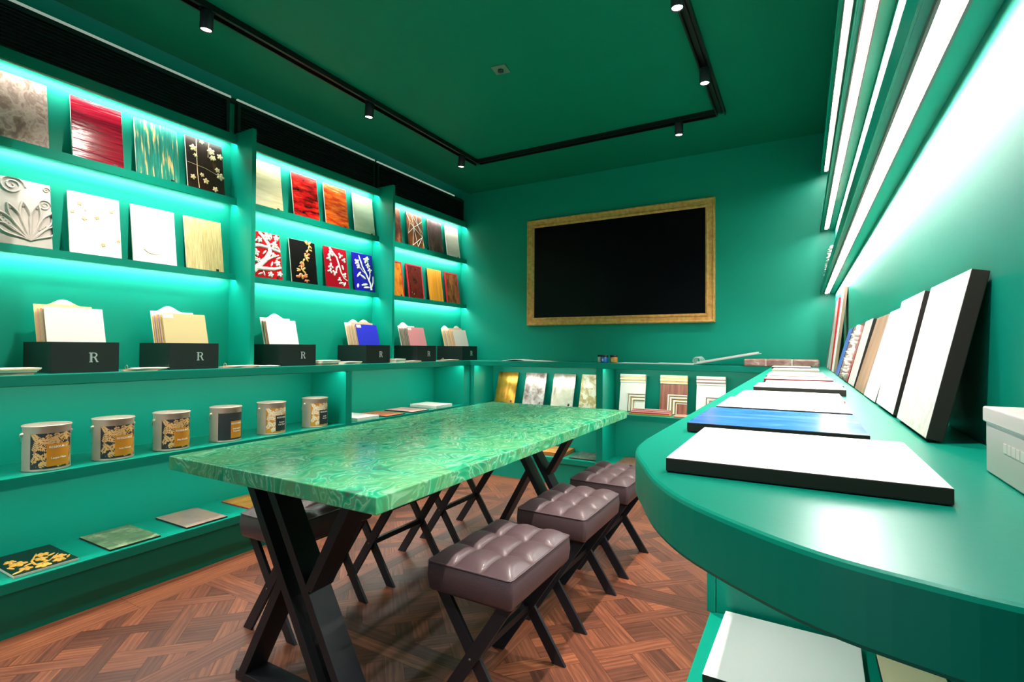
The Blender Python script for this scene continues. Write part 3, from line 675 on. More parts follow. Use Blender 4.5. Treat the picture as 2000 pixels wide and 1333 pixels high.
def orchid(seed):
    mb = MB(); s = .012
    if seed == 0:
        mb.stroke([(.05, .285), (.075, .25), (.11, .22), (.125, .17), (.14, .11), (.165, .07), (.195, .055)], .009, .003, .007)
        for u, v, r_ in ((.055, .235, .026), (.145, .235, .022), (.04, .2, .022), (.175, .205, .02), (.05, .145, .024), (.04, .11, .022), (.08, .1, .022), (.17, .095, .02), (.12, .055, .018), (.15, .03, .012)): mb.flower(u, v, r_, 3, .009, u*30)
        for u, v, a in ((.1, .13, 1.4), (.115, .15, .7), (.16, .15, 1.9), (.13, .03, .2), (.165, .025, 1.0)): mb.blob(u, v, .02, .007, a, .006)
    else:
        mb.stroke([(.165, .008), (.16, .06), (.125, .13), (.09, .19), (.085, .22)], .009, .004, .008)
        mb.stroke([(.125, .13), (.09, .15), (.07, .175)], .004, .003, .006); mb.stroke([(.15, .08), (.165, .13), (.16, .17)], .004, .003, .006); mb.stroke([(.085, .21), (.07, .25), (.065, .27)], .006, .004, .006)
        mb.stroke([(.165, .02), (.19, .07), (.195, .12)], .005, .003, .006)
        for u, v, r_ in ((.04, .215, .024), (.05, .18, .02), (.135, .24, .026), (.15, .2, .022), (.15, .255, .018), (.165, .165, .02)): mb.flower(u, v, r_, 4, .009, u*20)
        for u, v, a, L in ((.09, .105, -.5, .03), (.05, .12, .8, .03), (.1, .045, .2, .034), (.12, .025, .1, .034), (.03, .03, 1.3, .018)): mb.blob(u, v, L, .009, a, .007)
    mb.v = [(min(max(x, .0005), W_-.0005), y, min(max(z, .0005), H_-.0005)) for x, y, z in mb.v]; return mb
def lattice():
    mb = MB(); P_ = [(.0, .28), (.07, .29), (.13, .285), (.2, .24), (.205, .13), (.2, .0), (.12, .0), (.05, .0), (.0, .1), (.085, .17), (.14, .2), (.19, .1), (.04, .2)]
    for a, b in ((0, 9), (1, 9), (1, 10), (2, 10), (3, 10), (10, 9), (9, 8), (9, 7), (9, 11), (10, 11), (11, 4), (11, 5), (11, 6), (9, 6), (12, 0), (12, 9), (12, 8), (4, 10), (7, 11)):
        p, q = P_[a], P_[b]; mb.stroke([(min(max(p[0], .003), .202), min(max(p[1], .003), .287)), (min(max(q[0], .003), .202), min(max(q[1], .003), .287))], .0018, .0018, .002)
    return mb
def sparse(seed, pts):
    mb = MB(); r = random.Random(seed)
    for u, v, s in pts: mb.flower(u, v, s, 5, .003, r.random())
    return mb
def blossoms():
    mb = MB()
    for u, v, s in ((.04, .23, .02), (.14, .24, .022), (.15, .205, .017), (.09, .28, .014), (.19, .225, .018), (.14, .2, .013), (.17, .14, .015), (.185, .105, .022), (.08, .085, .012), (.1, .055, .017), (.03, .06, .015), (.15, .02, .016), (.05, .19, .012)):
        mb.flower(u, v, s, 5, .004, u*40)
    mb.stroke([(.06, .004), (.055, .1), (.06, .286)], .002, .002, .002); mb.stroke([(.004, .14), (.1, .13), (.2, .1)], .0012, .0012, .001); mb.stroke([(.13, .286), (.12, .2)], .0015, .0012, .0015)
    return mb
CREAM = plain('cream blossom relief', (226, 200, 150), .45)
G1 = 'A4 samples on the upper left ledge'
LAB = {'A1': 'bark brown textured sample panel cut by the left edge of the view', 'A2': 'glossy crimson rippled sample panel on the upper ledge', 'A3': 'teal sample panel with vertical gold streaks', 'A4': 'black sample panel with cream and gold blossoms',
 'B1': 'off white sample panel carved with swirls and long leaves, at the left edge', 'B2': 'white sample panel with a few small faint flowers', 'B3': 'plain white sample panel with one faint curved mark near its foot', 'B4': 'straw coloured woven sample panel on the lower ledge',
 'C1': 'pale yellow crinkled sample panel beside the first upright', 'C2': 'scarlet and black crackled sample panel', 'C3': 'orange rust coloured sample panel between the scarlet and the pale green ones', 'C4': 'pale green crinkled sample panel next to the second upright',
 'D1': 'red sample panel almost covered by white branches and blossom', 'D2': 'black sample panel with a gold honeysuckle stem', 'D3': 'crimson sample panel with a raised white orchid', 'D4': 'deep blue sample panel with raised white flowers',
 'E1': 'umber and pink marbled sample panel half hidden by the second upright', 'E2': 'amber brown sample panel with a white triangular line network', 'E3': 'smoky brown marbled sample panel in the far bay', 'E4': 'beige plaster sample panel closest to the end wall',
 'F1': 'amber burl sample panel with a red border, half hidden by the second upright', 'F2': 'dark brown crackled sample panel with a red border', 'F3': 'plain yellow oak sample panel', 'F4': 'walnut burl sample panel with a red border, last before the end wall'}
Y0 = {'A1': .750, 'A2': 1.039, 'A3': 1.299, 'A4': 1.546, 'B1': .768, 'B2': 1.035, 'B3': 1.290, 'B4': 1.545, 'C1': 1.930, 'C2': 2.216, 'C3': 2.478, 'C4': 2.745, 'D1': 1.930, 'D2': 2.205, 'D3': 2.486, 'D4': 2.750,
      'E1': 3.062, 'E2': 3.346, 'E3': 3.627, 'E4': 3.892, 'F1': 3.088, 'F2': 3.350, 'F3': 3.630, 'F4': 3.890}
REL = {'A4': (blossoms, CREAM), 'B1': (palmette, F['B1']), 'B2': (lambda: sparse(1, [(.045, .235, .012), (.06, .165, .012), (.11, .18, .012), (.17, .225, .012), (.015, .19, .01), (.195, .08, .01), (.13, .05, .011), (.065, .205, .005)]), CREAM),
       'B3': (lambda: (lambda m: (m.stroke([(.05, .062), (.07, .045), (.1, .04), (.13, .048)], .003, .001, .003), m)[1])(MB()), CREAM),
       'D1': (branches, WHITEREL), 'D2': (honeysuckle, GOLDREL), 'D3': (lambda: orchid(0), WHITEREL), 'D4': (lambda: orchid(1), WHITEREL), 'E2': (lattice, WHITEREL)}
for k in sorted(Y0):
    up = k[0] in 'ACE'; z = 1.9748 if up else 1.5338
    edge = WHITEEDGE
    if k[0] in 'F' and k != 'F3': edge = REDF
    if k == 'F3': edge = DARKEDGE
    if k in ('D3',): edge = CRIM
    if k in ('D4',): edge = BLUE
    if k in ('E1', 'E2', 'E3'): edge = plain('brown board edge', (84, 54, 44), .5)
    rel, rm = REL.get(k, (None, None))
    if k == 'D2': rm = [GOLDREL, plain('copper relief', (206, 116, 74), .4, .2)]
    hh = H_+(.022 if up else .018)
    sample('material_sample', LAB[k], W_, hh, .009, F[k], edge, (-2.9015, Y0[k], z), RL, group={'A': 'samples on the first upper ledge', 'B': 'samples on the first lower ledge', 'C': 'samples on the middle upper ledge', 'D': 'samples on the middle lower ledge', 'E': 'samples on the far upper ledge', 'F': 'samples on the far lower ledge'}[k[0]],
           sticker=k in ('A2', 'A3', 'A4', 'B4', 'C1', 'C3', 'C4', 'D1', 'E4', 'F1'), relief=(lambda m, dz: (setattr(m, 'v', [(x, y, zz+dz) for x, y, zz in m.v]), m)[1])(rel(), .02) if rel else None, rmat=rm, frame=REDF if k in ('F1', 'F2', 'F4') else None)

# ================================================================== BOXES OF COLOUR SHEETS ON THE LEFT WORKTOP
def text_verts(body, size, extr=0.0004):
    c = bpy.data.curves.new('text', 'FONT'); c.body = body; c.size = size; c.extrude = extr; c.align_x = 'CENTER'; c.resolution_u = 2
    o = bpy.data.objects.new('text', c); COL.objects.link(o); me = bpy.data.meshes.new_from_object(o)
    v = [tuple(x.co) for x in me.vertices]; f = [tuple(p.vertices) for p in me.polygons]
    bpy.data.objects.remove(o); bpy.data.curves.remove(c); bpy.data.meshes.remove(me); return v, f
def text_on(mb, body, size, cx, cz, mi=0, y=-.0008, bold=0.0, fn=None):
    for k in ((-1, 0, 1) if bold else (0,)):
        v, f = text_verts(body, size)
        q = [(cx+a+k*bold, y-c+0*b, cz+b) for a, b, c in v]
        if fn: q = [fn(*p) for p in q]
        mb.add(q, f, mi)
    return mb
def letter_R(mb, cx, cz, h):
    """serif R with a split stem"""
    s = h/10; B = lambda x0, x1, z0, z1: mb.box(cx+x0*s, cx+x1*s, -.0008, 0, cz+z0*s, cz+z1*s)
    B(-3.6, -.4, 0, .7); B(-3.9, .8, 9.3, 10); B(-2.9, -2.5, .7, 9.3); B(-2.1, -1.0, .7, 9.3)
    n = 12; vs = []; fs = []
    for i in range(n+1):
        a = PI/2-PI*i/n
        for rx, rz, dx in ((2.9, 2.5, .6), (1.5, 1.75, .6)): 
            for y in (0, -.0008): vs.append((cx+(dx+rx*math.cos(a))*s, y, cz+(7.5+rz*math.sin(a))*s))
    for i in range(n):
        a, b = i*4, i*4+4
        fs += [(a+1, b+1, b+3, a+3), (a, b, b+1, a+1), (a+2, b+2, b+3, a+3)]
    mb.add(vs, fs); B(-1.0, .7, 9.2, 10); B(-1.0, .7, 5.0, 5.7)
    mb.prism([(cx+.3*s, cz+5.2*s), (cx+2.6*s, cz+.5*s), (cx+4.1*s, cz+.5*s), (cx+2.0*s, cz+5.2*s)], -.0008, 0, 'y'); B(2.4, 4.6, 0, .7)
    return mb
BOXM = plain('black box board', (20, 26, 25), .42, 0, .1, 200)
SILV = plain('silver foil print', (225, 228, 226), .3, .3)
def make_box():
    T = thing('sheet_box', 'x', 'box')
    w, d, h, t = .240, .285, .130, .004     # local: x right, y back, front at y=0
    MB().box(0, w, 0, t, 0, h).box(0, w, d-t, d, 0, h).box(0, t, t, d-t, 0, h).box(w-t, w, t, d-t, 0, h).box(t, w-t, t, d-t, 0, t).build('body', BOXM, T, bevel=.0008)
    mb = MB(); letter_R(mb, w*.60, .043, .042); mb.build('monogram', SILV, T)
    return T
BX = [.895, 1.346, 1.965, 2.634, 3.185, 3.808]
FRONTC = [(244, 242, 238), (226, 206, 150), (246, 246, 244), (40, 50, 214), (228, 150, 156), (242, 234, 224)]
NAMES = ['white', 'sand yellow', 'bright white', 'cobalt blue', 'salmon pink', 'warm grey']
PAL = [[(230, 120, 90), (236, 150, 110), (226, 190, 150), (206, 190, 140), (150, 140, 100), (176, 170, 120), (206, 200, 160), (214, 170, 150), (196, 180, 170)],
       [(206, 150, 160), (170, 130, 140), (226, 200, 190), (236, 214, 120), (226, 190, 90), (206, 160, 120), (214, 190, 170), (240, 230, 220)],
       [(214, 190, 140), (90, 120, 100), (150, 130, 90), (226, 170, 130), (190, 120, 90), (120, 150, 120), (230, 220, 190)],
       [(226, 190, 150), (214, 170, 130), (236, 214, 180), (206, 150, 120), (226, 200, 160), (240, 226, 200)],
       [(206, 190, 170), (176, 120, 90), (150, 150, 140), (226, 206, 190), (120, 130, 120), (190, 160, 140)],
       [(240, 236, 226), (236, 190, 80), (180, 160, 190), (236, 226, 200), (240, 170, 70), (214, 206, 190), (240, 214, 120)]]
EXT = [.095, .10, .045, .10, .09, .12]; NSH = [22, 20, 10, 20, 18, 20]; TH = math.radians(15)
def divider_mesh(hump, w=.21, h=.29, cx=.5):
    pts = [(0, 0), (w, 0), (w, h)]
    n = 18
    for i in range(n+1):
        u = w*(cx+.30)-(w*.60)*i/n; q = (u/w-cx)/.30; z = h+hump*(.5+.5*math.cos(PI*q))**.8
        if 0 <= u <= w: pts.append((u, z))
    pts.append((0, h))
    return MB().prism(pts, 0, .002, 'y')
bx0 = make_box()
for i in range(6):
    o = bx0 if i == 0 else copy_tree(bx0)
    o.location = (-2.67, BX[i], ZT+.0006); o.rotation_euler = (0, 0, PI/2); o['group'] = 'black boxes of colour sheets on the worktop'
    o['label'] = 'black box with a silver letter holding sheets fronted by a %s one' % NAMES[i]
    x0 = -2.72; y0 = BX[i]+.014; g = 'colour sheets filed in the %s fronted box' % NAMES[i]
    if i == 2: x0 = -2.775
    if i == 1: x0 = -2.70
    base = None
    for k in range(NSH[i]+1):
        dx = EXT[i]*k/NSH[i]; front = k == 0
        c = FRONTC[i] if front else PAL[i][k % len(PAL[i])]
        mat = plain('sheet %d %d %d' % c, c, .5)
        hh = .285 if front else .278-.004*((k*7) % 3)
        sh = MB().box(0, .209, 0, .0016, 0, hh).build('colour_sheet', mat)
        if front and i in (1, 3, 4):
            T = thing('colour_sheet', 'x', 'sheet'); sh.name = 'sheet'; sh.parent = T
            MB().box(.006 if i != 1 else .0, .05, -.0008, 0, hh-.026, hh-.004).build('paper_label', plain('paper label', (240, 236, 230), .6), T); sh = T
        sh.location = (x0-dx, y0+.0012*((k*5) % 4 if k else 0), ZT+.0062); sh.rotation_euler = (-TH-.0, 0, PI/2)
        if front: tag(sh, 'large %s colour sheet at the front of its black box' % NAMES[i], 'sheet')
        else: tag(sh, 'thin colour sheet standing behind the %s front sheet' % NAMES[i], 'sheet', g)
    humps = [[(.028, .5, (226, 206, 140))], [(.030, .42, (244, 240, 232))], [(.030, .5, (246, 244, 238))], [(.022, .42, (240, 232, 206)), (.026, .6, (226, 190, 160))], [(.030, .35, (244, 240, 236))], [(.028, .3, (240, 228, 200)), (.026, .62, (236, 196, 176))]][i]
    for j, (hu, cx, c) in enumerate(humps):
        T = thing('index_divider', 'x', 'divider')
        divider_mesh(hu, .21, .300, cx).build('card', plain('card %d %d %d' % c, c, .5), T)
        n = 14; pts = [(.21*cx+.034*math.cos(PI*a/n), .304+.022*math.sin(PI*a/n)) for a in range(n+1)]
        MB().prism(pts, -.0006, 0, 'y').build('tab_label', plain('paper label', (240, 236, 230), .6), T)
        back = EXT[i]+.006 if len(humps) == 1 else ((.0372 if i == 3 else .0392) if j else EXT[i]+.006)
        T.location = (x0-back, y0-.001, ZT+.0062); T.rotation_euler = (-TH, 0, PI/2)
        tag(T, ('cream', 'pink', 'tall')[j]+' round topped index card behind the %s sheet' % NAMES[i], 'index card')

# leaflets lying on the worktop between the boxes
LC = [(236, 226, 214), (206, 190, 170), (96, 130, 96), (220, 206, 150), (226, 180, 150), (244, 240, 236), (190, 200, 180), (214, 150, 120)]
def leaflets(x, y, n, w, l, spread, label, group, rz0=0, t=.0024, ring=False):
    r = random.Random(int(y*1000)); z = ZT+.0006
    for k in range(n):
        c = LC[(k*3+int(y*10)) % len(LC)] if k < n-1 else (240, 232, 224)
        o = MB().box(-w/2, w/2, -l/2, l/2, 0, t).build('leaflet', plain('leaflet %d %d %d' % c, c, .5))
        o.location = (x+.004*r.uniform(-1, 1), y+spread*k*.4, z); o.rotation_euler = (0, 0, rz0+spread*(k-n/2)*3); z += t+.0003
        tag(o, label, 'leaflet', group)
    if ring:
        pts = [(x+.012*math.cos(a), y-l*.4, z+.004+.010*math.sin(a)) for a in [2*PI*k/14 for k in range(14)]]
        tag(MB().tube(pts, .0012, 6, closed=True).build('binding_ring', CHROME), 'small metal ring on top of the leaflets ' + label.split(' ', 3)[-1] if False else 'small binding ring resting on the fanned leaflets at the ' + group.split(' at the ')[-1], 'ring')
leaflets(-2.70, .775, 6, .10, .13, .01, 'stacked card leaflet at the left edge of the view on the worktop', 'leaflets at the left edge of the worktop', t=.004)
leaflets(-2.69, 1.225, 5, .08, .13, .03, 'fanned card leaflet between the first and second black boxes', 'leaflets at the gap after the first box', ring=True)
leaflets(-2.70, 1.70, 4, .10, .15, .04, 'fanned card leaflet after the second box, below the first upright', 'leaflets at the gap after the second box', ring=True)
leaflets(-2.70, 1.86, 3, .09, .12, .03, 'loose card leaflet just before the third box', 'leaflets at the foot of the first upright', t=.002)
leaflets(-2.70, 2.30, 6, .10, .14, .006, 'thick leaflet pile right after the third box', 'leaflets at the third box', t=.0045)
leaflets(-2.69, 2.48, 5, .10, .14, .012, 'card leaflet pile just before the cobalt fronted box', 'leaflets at the fourth box', t=.003)
leaflets(-2.70, 2.97, 6, .09, .10, .006, 'leaflet pile just after the cobalt fronted box', 'leaflets at the second upright', t=.0042)
leaflets(-2.68, 3.11, 3, .09, .16, .01, 'leaflet pile just before the pink fronted box', 'leaflets at the pink box', t=.003)
leaflets(-2.68, 3.60, 4, .09, .17, .02, 'fanned leaflet between the last two black boxes', 'leaflets at the last box', ring=True)

# ================================================================== PAINT TINS
def on_cyl(R):
    def f(x, y, z):       # flat label coords: x along the arc (0 = front), y = -height above surface
        a = x/R; r = R - y
        return (r*math.sin(a), -r*math.cos(a), z)
    return f
def frond(mb, x, z, ang, L, fn, mi, clip):
    n = 6
    def put(poly):
        poly = [(min(max(p[0], clip[0]), clip[1]), min(max(p[1], clip[2]), clip[3])) for p in poly]
        if len(poly) > 2 and max(p[0] for p in poly)-min(p[0] for p in poly) > .0008 and max(p[1] for p in poly)-min(p[1] for p in poly) > .0008:
            mb.add([fn(px, -.0007, pz) for px, pz in poly], [tuple(range(len(poly)))], mi)
    ca, sa = math.cos(ang), math.sin(ang)
    for k in range(n):
        t = (k+1)/n*L; wd = .0085*(1-.4*k/n)
        for s in (-1, 1):
            bx, bz = x+ca*t, z+sa*t; a2 = ang+s*.9; c2, s2 = math.cos(a2), math.sin(a2)
            ll = .015*(1-.4*k/n)
            put([(bx, bz), (bx+c2*ll*.5-s2*wd*.4, bz+s2*ll*.5+c2*wd*.4), (bx+c2*ll, bz+s2*ll), (bx+c2*ll*.5+s2*wd*.4, bz+s2*ll*.5-c2*wd*.4)])
    put([(x-sa*.0012, z+ca*.0012), (x+ca*L-sa*.0006, z+sa*L+ca*.0006), (x+ca*L+sa*.0006, z+sa*L-ca*.0006), (x+sa*.0012, z-ca*.0012)])
def tin(y, style, lines, label, x=-2.725, rz=0.03):
    R, Hh = .078, .183
    T = thing('paint_tin', label, 'paint tin', (x, y, ZM+.0008), (0, 0, PI/2-rz), 'paint tins on the middle shelf')
    MB().lathe([(R-.003, 0), (R-.001, .001), (R-.001, .004), (R-.002, .006), (R-.002, Hh-.012), (R-.001, Hh-.010), (R, Hh-.006), (R, Hh-.002)], seg=48).build('can', CHROME, T)
    MB().lathe([(.001, Hh-.0045), (R-.012, Hh-.0045), (R-.010, Hh-.001), (R-.004, Hh-.001), (R+.001, Hh), (R+.002, Hh-.002), (R+.001, Hh-.005)], seg=48).build('lid', CHROME, T)
    for s in (-1, 1):
        e = MB().lathe([(.008, 0), (.008, .004), (.005, .007), (.004, .010)], seg=14).build('ear', CHROME, T); e.location = (s*(R-.003), 0, Hh-.035); e.rotation_euler = (0, s*PI/2, 0)
    pts = [(s_*1.0, 0, 0) for s_ in ()]
    n = 20; pts = [((R+.006)*math.cos(PI*k/n), .0+(R+.012)*math.sin(PI*k/n)*.75, Hh-.035-(R+.012)*math.sin(PI*k/n)*.66) for k in range(n+1)]
    MB().tube(pts, .0014, 6).build('handle', CHROME, T)
    fn = on_cyl(R-.0017)
    base, leafc, lab, txt = style
    wl, z0, z1 = .150, .010, .152
    mb = MB(); n = 20; vs = []
    for k in range(n+1):
        for zz in (z0, z1): vs.append(fn(-wl/2+wl*k/n, -.0004, zz))
    mb.add(vs, [(2*k, 2*k+2, 2*k+3, 2*k+1) for k in range(n)], 0, True)
    mats = [plain('label %s' % base[0], base[1], .5)]
    o = mb.build('label_paper', mats, T)
    if leafc:
        mb = MB(); r = random.Random(4)
        clip = (-wl/2, wl/2, z0, z1)
        for (fx, fz, fa, fl) in ((-.02, .155, -1.3, .05), (.012, .16, -1.7, .055), (-.045, .14, -1.0, .04), (.05, .150, -2.2, .05), (.055, .12, -1.8, .06), (-.055, .10, -.4, .04), (-.05, .05, .5, .045), (-.035, .02, 1.2, .05), (-.055, .02, .3, .05), (-.02, .10, .9, .04), (.055, .05, -1.6, .04), (-.03, .075, -.7, .03), (.0, .02, .2, .05), (.01, .13, .4, .04), (-.048, .125, 2.2, .03), (-.012, .118, 3.0, .035), (-.062, .075, 1.4, .045), (-.068, .03, 1.2, .04), (.066, .1, -1.5, .05), (.068, .06, -1.4, .045), (-.035, .045, 2.3, .035), (.03, .148, -.4, .04), (-.04, .09, 1.9, .05), (.02, .135, -2.8, .04)):
            frond(mb, fx, fz, fa, fl, fn, 0, clip)
        for k in range(14):
            cx, cz, rr = r.uniform(-.058, .056), r.uniform(.02, .152), r.uniform(.005, .009)
            poly = [(cx+rr*math.cos(a)*(.8+.2*math.cos(3*a)), cz+rr*math.sin(a)) for a in [2*PI*q/9 for q in range(9)]]
            mb.add([fn(px, -.0007, pz) for px, pz in poly], [tuple(range(9))], 0)
        mb.build('leaf_pattern', plain('leaf ink %d' % leafc[0], leafc, .5), T)
    bx0, bx1, bz0, bz1 = -.022, .058, .018, .108
    if not leafc: bx0, bx1, bz0, bz1 = -.014, .056, .018, .108
    mb = MB(); vs = []
    for k in range(13):
        for zz in (bz0, bz1): vs.append(fn(bx0+(bx1-bx0)*k/12, -.0011, zz))
    mb.add(vs, [(2*k, 2*k+2, 2*k+3, 2*k+1) for k in range(12)], 0, True); mb.build('name_label', plain('name label %s' % lab[0], lab[1], .45), T)
    mb = MB(); cx = (bx0+bx1)/2
    text_on(mb, 'RESSOURCE', .0125, cx, bz1-.017, y=-.0013, fn=fn, bold=.00025)
    zz = .062 if len(lines) == 1 else .064
    if len(lines) == 1: zz = .047
    mb.build('shop_lettering', plain('label lettering', txt, .5), T)
    for ln in lines:
        mb = MB(); text_on(mb, ln, .0115 if len(ln) < 11 else .0095, cx, zz, y=-.0013, fn=fn, bold=.0003); zz -= .013
        mb.build('product_lettering', plain('label lettering', txt, .5), T)
    mb = MB(); mb.box(bx0+.008, bx1-.008, -.0014, -.0013, .0385, .0391)
    for k in range(len(mb.v)-8, len(mb.v)): mb.v[k] = fn(*mb.v[k])
    mb.build('rule_line', plain('label lettering', txt, .5), T)
CR, MU, DK, WH = (226, 176, 112), ('mustard', (212, 138, 30)), ('charcoal', (38, 44, 46)), (250, 244, 232)
S1 = (DK, CR, MU, WH); S2 = (MU, (246, 226, 196), DK, WH); S3 = (DK, None, MU, WH)
for y, st_, ln, lab in ((.905, S1, ['Laque Mate'], 'paint tin with dark leafy label, nearest the camera, first of the row'), (1.141, S1, ['Satin Velouté'], 'paint tin with dark leafy label, second in the row'), (1.388, S1, ['Mat Poudré'], 'paint tin with dark leafy label, just before the plain charcoal labelled tin'),
                      (1.662, S3, ['Impression', 'Rugueuse'], 'paint tin with a plain charcoal wrap and mustard name label'), (1.938, S2, ['Peinture', 'à la Chaux'], 'paint tin with mustard leafy wrap and black name label, beside the charcoal one'), (2.247, S2, ['Enduit', 'Romain'], 'paint tin with mustard leafy wrap at the far end of the row')):
    tin(y, st_, ln, lab)

# ================================================================== FLAT SAMPLES ON THE LEFT SHELVES
def flat(label, w, d, t, face, edge, x, y, z, rz, group, **k):
    """x,y = viewer-side left corner, rz = direction of the sample's width"""
    return sample('material_sample', label, w, d, t, face, edge, (x, y, z+t+.0008), (-PI/2, 0, rz), group=group, **k)
GB = 'samples lying on the bottom left shelf'
flw = MB()
for u, v, s in ((.05, .13, .03), (.12, .12, .022), (.17, .09, .024), (.155, .045, .022), (.1, .035, .026), (.05, .05, .022), (.04, .18, .02), (.14, .17, .024)): flw.flower(u, v, s, 5, .004, u*20)
flw.stroke([(.1, .01), (.085, .07), (.09, .12), (.13, .2)], .006, .003, .003); flw.stroke([(.085, .06), (.13, .07), (.18, .13)], .003, .002, .003)
for u, v, a in ((.07, .09, .5), (.12, .09, 2), (.19, .06, 1), (.02, .03, .4), (.02, .1, 1.9), (.16, .14, .6)): flw.blob(u, v, .02, .005, a, .003)
flat('black sample panel with yellow flowers lying on the bottom shelf', .205, .29, .011, BLK, WHITEEDGE, -2.645, .786, ZL, PI/2, GB, relief=flw, rmat=plain('yellow flower relief', (236, 176, 70), .4))
F['g1'] = P('mossy green marble', [(.3, (70, 92, 62)), (.5, (104, 128, 92)), (.62, (150, 160, 124)), (.75, (206, 200, 186))], (16, 1, 16), warp=2.2, rough=.3, detail=12, bump=.4, seed=21)
F['g2'] = P('mauve slate', [(.3, (126, 100, 96)), (.5, (158, 132, 124)), (.62, (170, 140, 110)), (.8, (182, 156, 164))], (7, 1, 9), warp=1.4, rough=.3, detail=8, seed=22)
F['g3'] = P('gold veined amber', [(.3, (150, 92, 24)), (.6, (196, 134, 44)), (.8, (226, 176, 84))], (8, 1, 30), warp=1.2, rough=.3, detail=6, seed=23)
flat('mossy green marble sample lying on the bottom shelf', .205, .295, .008, F['g1'], DARKEDGE, -2.640, 1.099, ZL, PI/2, GB)
flat('mauve slate sample lying on the bottom shelf beside the green one', .205, .295, .008, F['g2'], DARKEDGE, -2.638, 1.421, ZL, PI/2, GB)
flat('amber sample with a red edge on the bottom shelf, partly behind the table leg', .205, .26, .006, F['g3'], REDF, -2.665, 1.765, ZL, PI/2, GB)
GM = 'samples lying on the middle shelf beyond the tins'
F['h2'] = P('terracotta', [(.3, (176, 86, 50)), (.7, (206, 112, 70))], (20, 1, 20), rough=.4, seed=31)
F['h3'] = P('red and cream brush strokes', [(.35, (170, 60, 56)), (.5, (214, 150, 140)), (.7, (236, 206, 196))], (26, 1, 6), warp=1.4, rough=.35, detail=7, seed=32)
F['rough white'] = P('rough white plaster', [(.3, (228, 220, 208)), (.7, (244, 238, 228))], (14, 14, 14), rough=.6, bump=.9, detail=6)
flat('thick rough white plaster sample next to the divider on the middle shelf', .205, .28, .022, F['rough white'], F['rough white'], -2.64, 2.53, ZM, PI/2, GM)
flat('terracotta sample lying on the middle shelf', .205, .285, .007, F['h2'], DARKEDGE, -2.635, 2.800, ZM, PI/2, GM)
flat('red and cream streaked sample lying on the middle shelf', .205, .29, .007, F['h3'], DARKEDGE, -2.635, 3.088, ZM, PI/2, GM)
flat('thick rough white plaster sample at the far end of the middle shelf', .225, .28, .024, F['rough white'], F['rough white'], -2.64, 3.392, ZM, PI/2, GM)

# ================================================================== BACK UNIT: LEANING METALLIC SAMPLES AND MOULDING BOARDS
F['k1'] = P('brushed gold leaf', [(.3, (150, 106, 30)), (.6, (186, 140, 56)), (.8, (206, 170, 90))], (60, 1, 3), rough=.22, metal=.85, detail=4, seed=41)
F['k2'] = P('mottled silver leaf', [(.3, (120, 100, 96)), (.55, (186, 172, 166)), (.8, (230, 222, 216))], (22, 1, 22), warp=1.6, rough=.25, metal=.7, detail=8, bump=.3, seed=42)
F['k3'] = P('pale champagne metal', [(.3, (170, 160, 140)), (.6, (206, 196, 180)), (.8, (226, 220, 210))], (50, 1, 4), rough=.22, metal=.8, detail=4, seed=43)
F['k4'] = P('ivory and gold scroll', [(.3, (186, 150, 84)), (.47, (214, 190, 130)), (.54, (240, 232, 206)), (.8, (244, 240, 224))], (16, 1, 16), warp=1.6, rough=.3, detail=4, seed=44)
GK = 'metallic samples leaning in the end unit'
for k, x, lab in (('k1', -2.498, 'brushed gold sample panel leaning beside the corner of the end unit'), ('k2', -2.205, 'mottled silver sample panel leaning in the end unit'), ('k3', -1.926, 'pale champagne metal sample panel leaning in the end unit'), ('k4', -1.660, 'ivory and gold scrolled sample panel beside the end unit divider')):
    sample('material_sample', lab, .21, .295, .006, F[k], DARKEDGE, (x, 4.085, ZM+.0018), (-math.radians(17), 0, 0), group=GK, sticker=k != 'k4')
def corner_frames(mb, w, steps):
    """nested L-shaped picture-moulding steps in the lower right"""
    for i, (x0, z1, h, mi, wd) in enumerate(steps):
        mb.box(x0, w, -h, 0, z1-wd, z1, mi); mb.box(x0, x0+wd, -h, 0, .0, z1-wd, mi)
    return mb
IV = plain('ivory lacquer', (240, 234, 222), .35); GOLD = plain('gold line', (206, 166, 80), .3, .4); PINK = plain('dusty rose line', (190, 120, 110), .4); BROWNW = P('brown oak board', [(.3, (120, 66, 50)), (.7, (170, 104, 84))], (60, 1, 5), rough=.4, detail=6, seed=51)
def moulding(x, board, lines, label):
    T = thing('moulding_sample', label, 'moulding sample', (x, 4.075, ZM+.003), (-math.radians(12), 0, 0), 'moulding samples leaning in the end unit')
    w, h = .208, .30
    MB().box(0, w, 0, .012, 0, h).build('board', board, T, bevel=.001)
    mb = MB()
    for z0, z1, d, mi in ((h-.022, h, .024, 0), (h-.032, h-.022, .018, 1), (h-.046, h-.032, .022, 0), (h-.054, h-.046, .014, 1), (h-.066, h-.054, .010, 0)): mb.box(0, w, -d, 0, z0, z1, mi)
    mb.build('cornice', [IV if board is not BROWNW else P('cream cornice', [(.3, (226, 206, 170)), (.7, (240, 230, 206))], (4, 4, 60), rough=.35), lines], T, bevel=.001)
    mb = MB(); corner_frames(mb, w, [(.062, .150, .010, 0, .008), (.072, .140, .006, 1, .004), (.080, .132, .012, 0, .012), (.096, .116, .008, 1, .004), (.104, .108, .006, 0, .012), (.118, .094, .010, 1, .004), (.126, .086, .004, 0, .006)])
    mb.build('corner_moulding', [IV, lines], T, bevel=.0006)
moulding(-1.303, IV, GOLD, 'ivory board with cornice and gold lined corner moulding')
moulding(-.978, BROWNW, GOLD, 'brown oak board with cream cornice and gold lined corner moulding')
moulding(-.704, IV, PINK, 'ivory board with rose lined cornice and corner moulding, closest to the right unit')
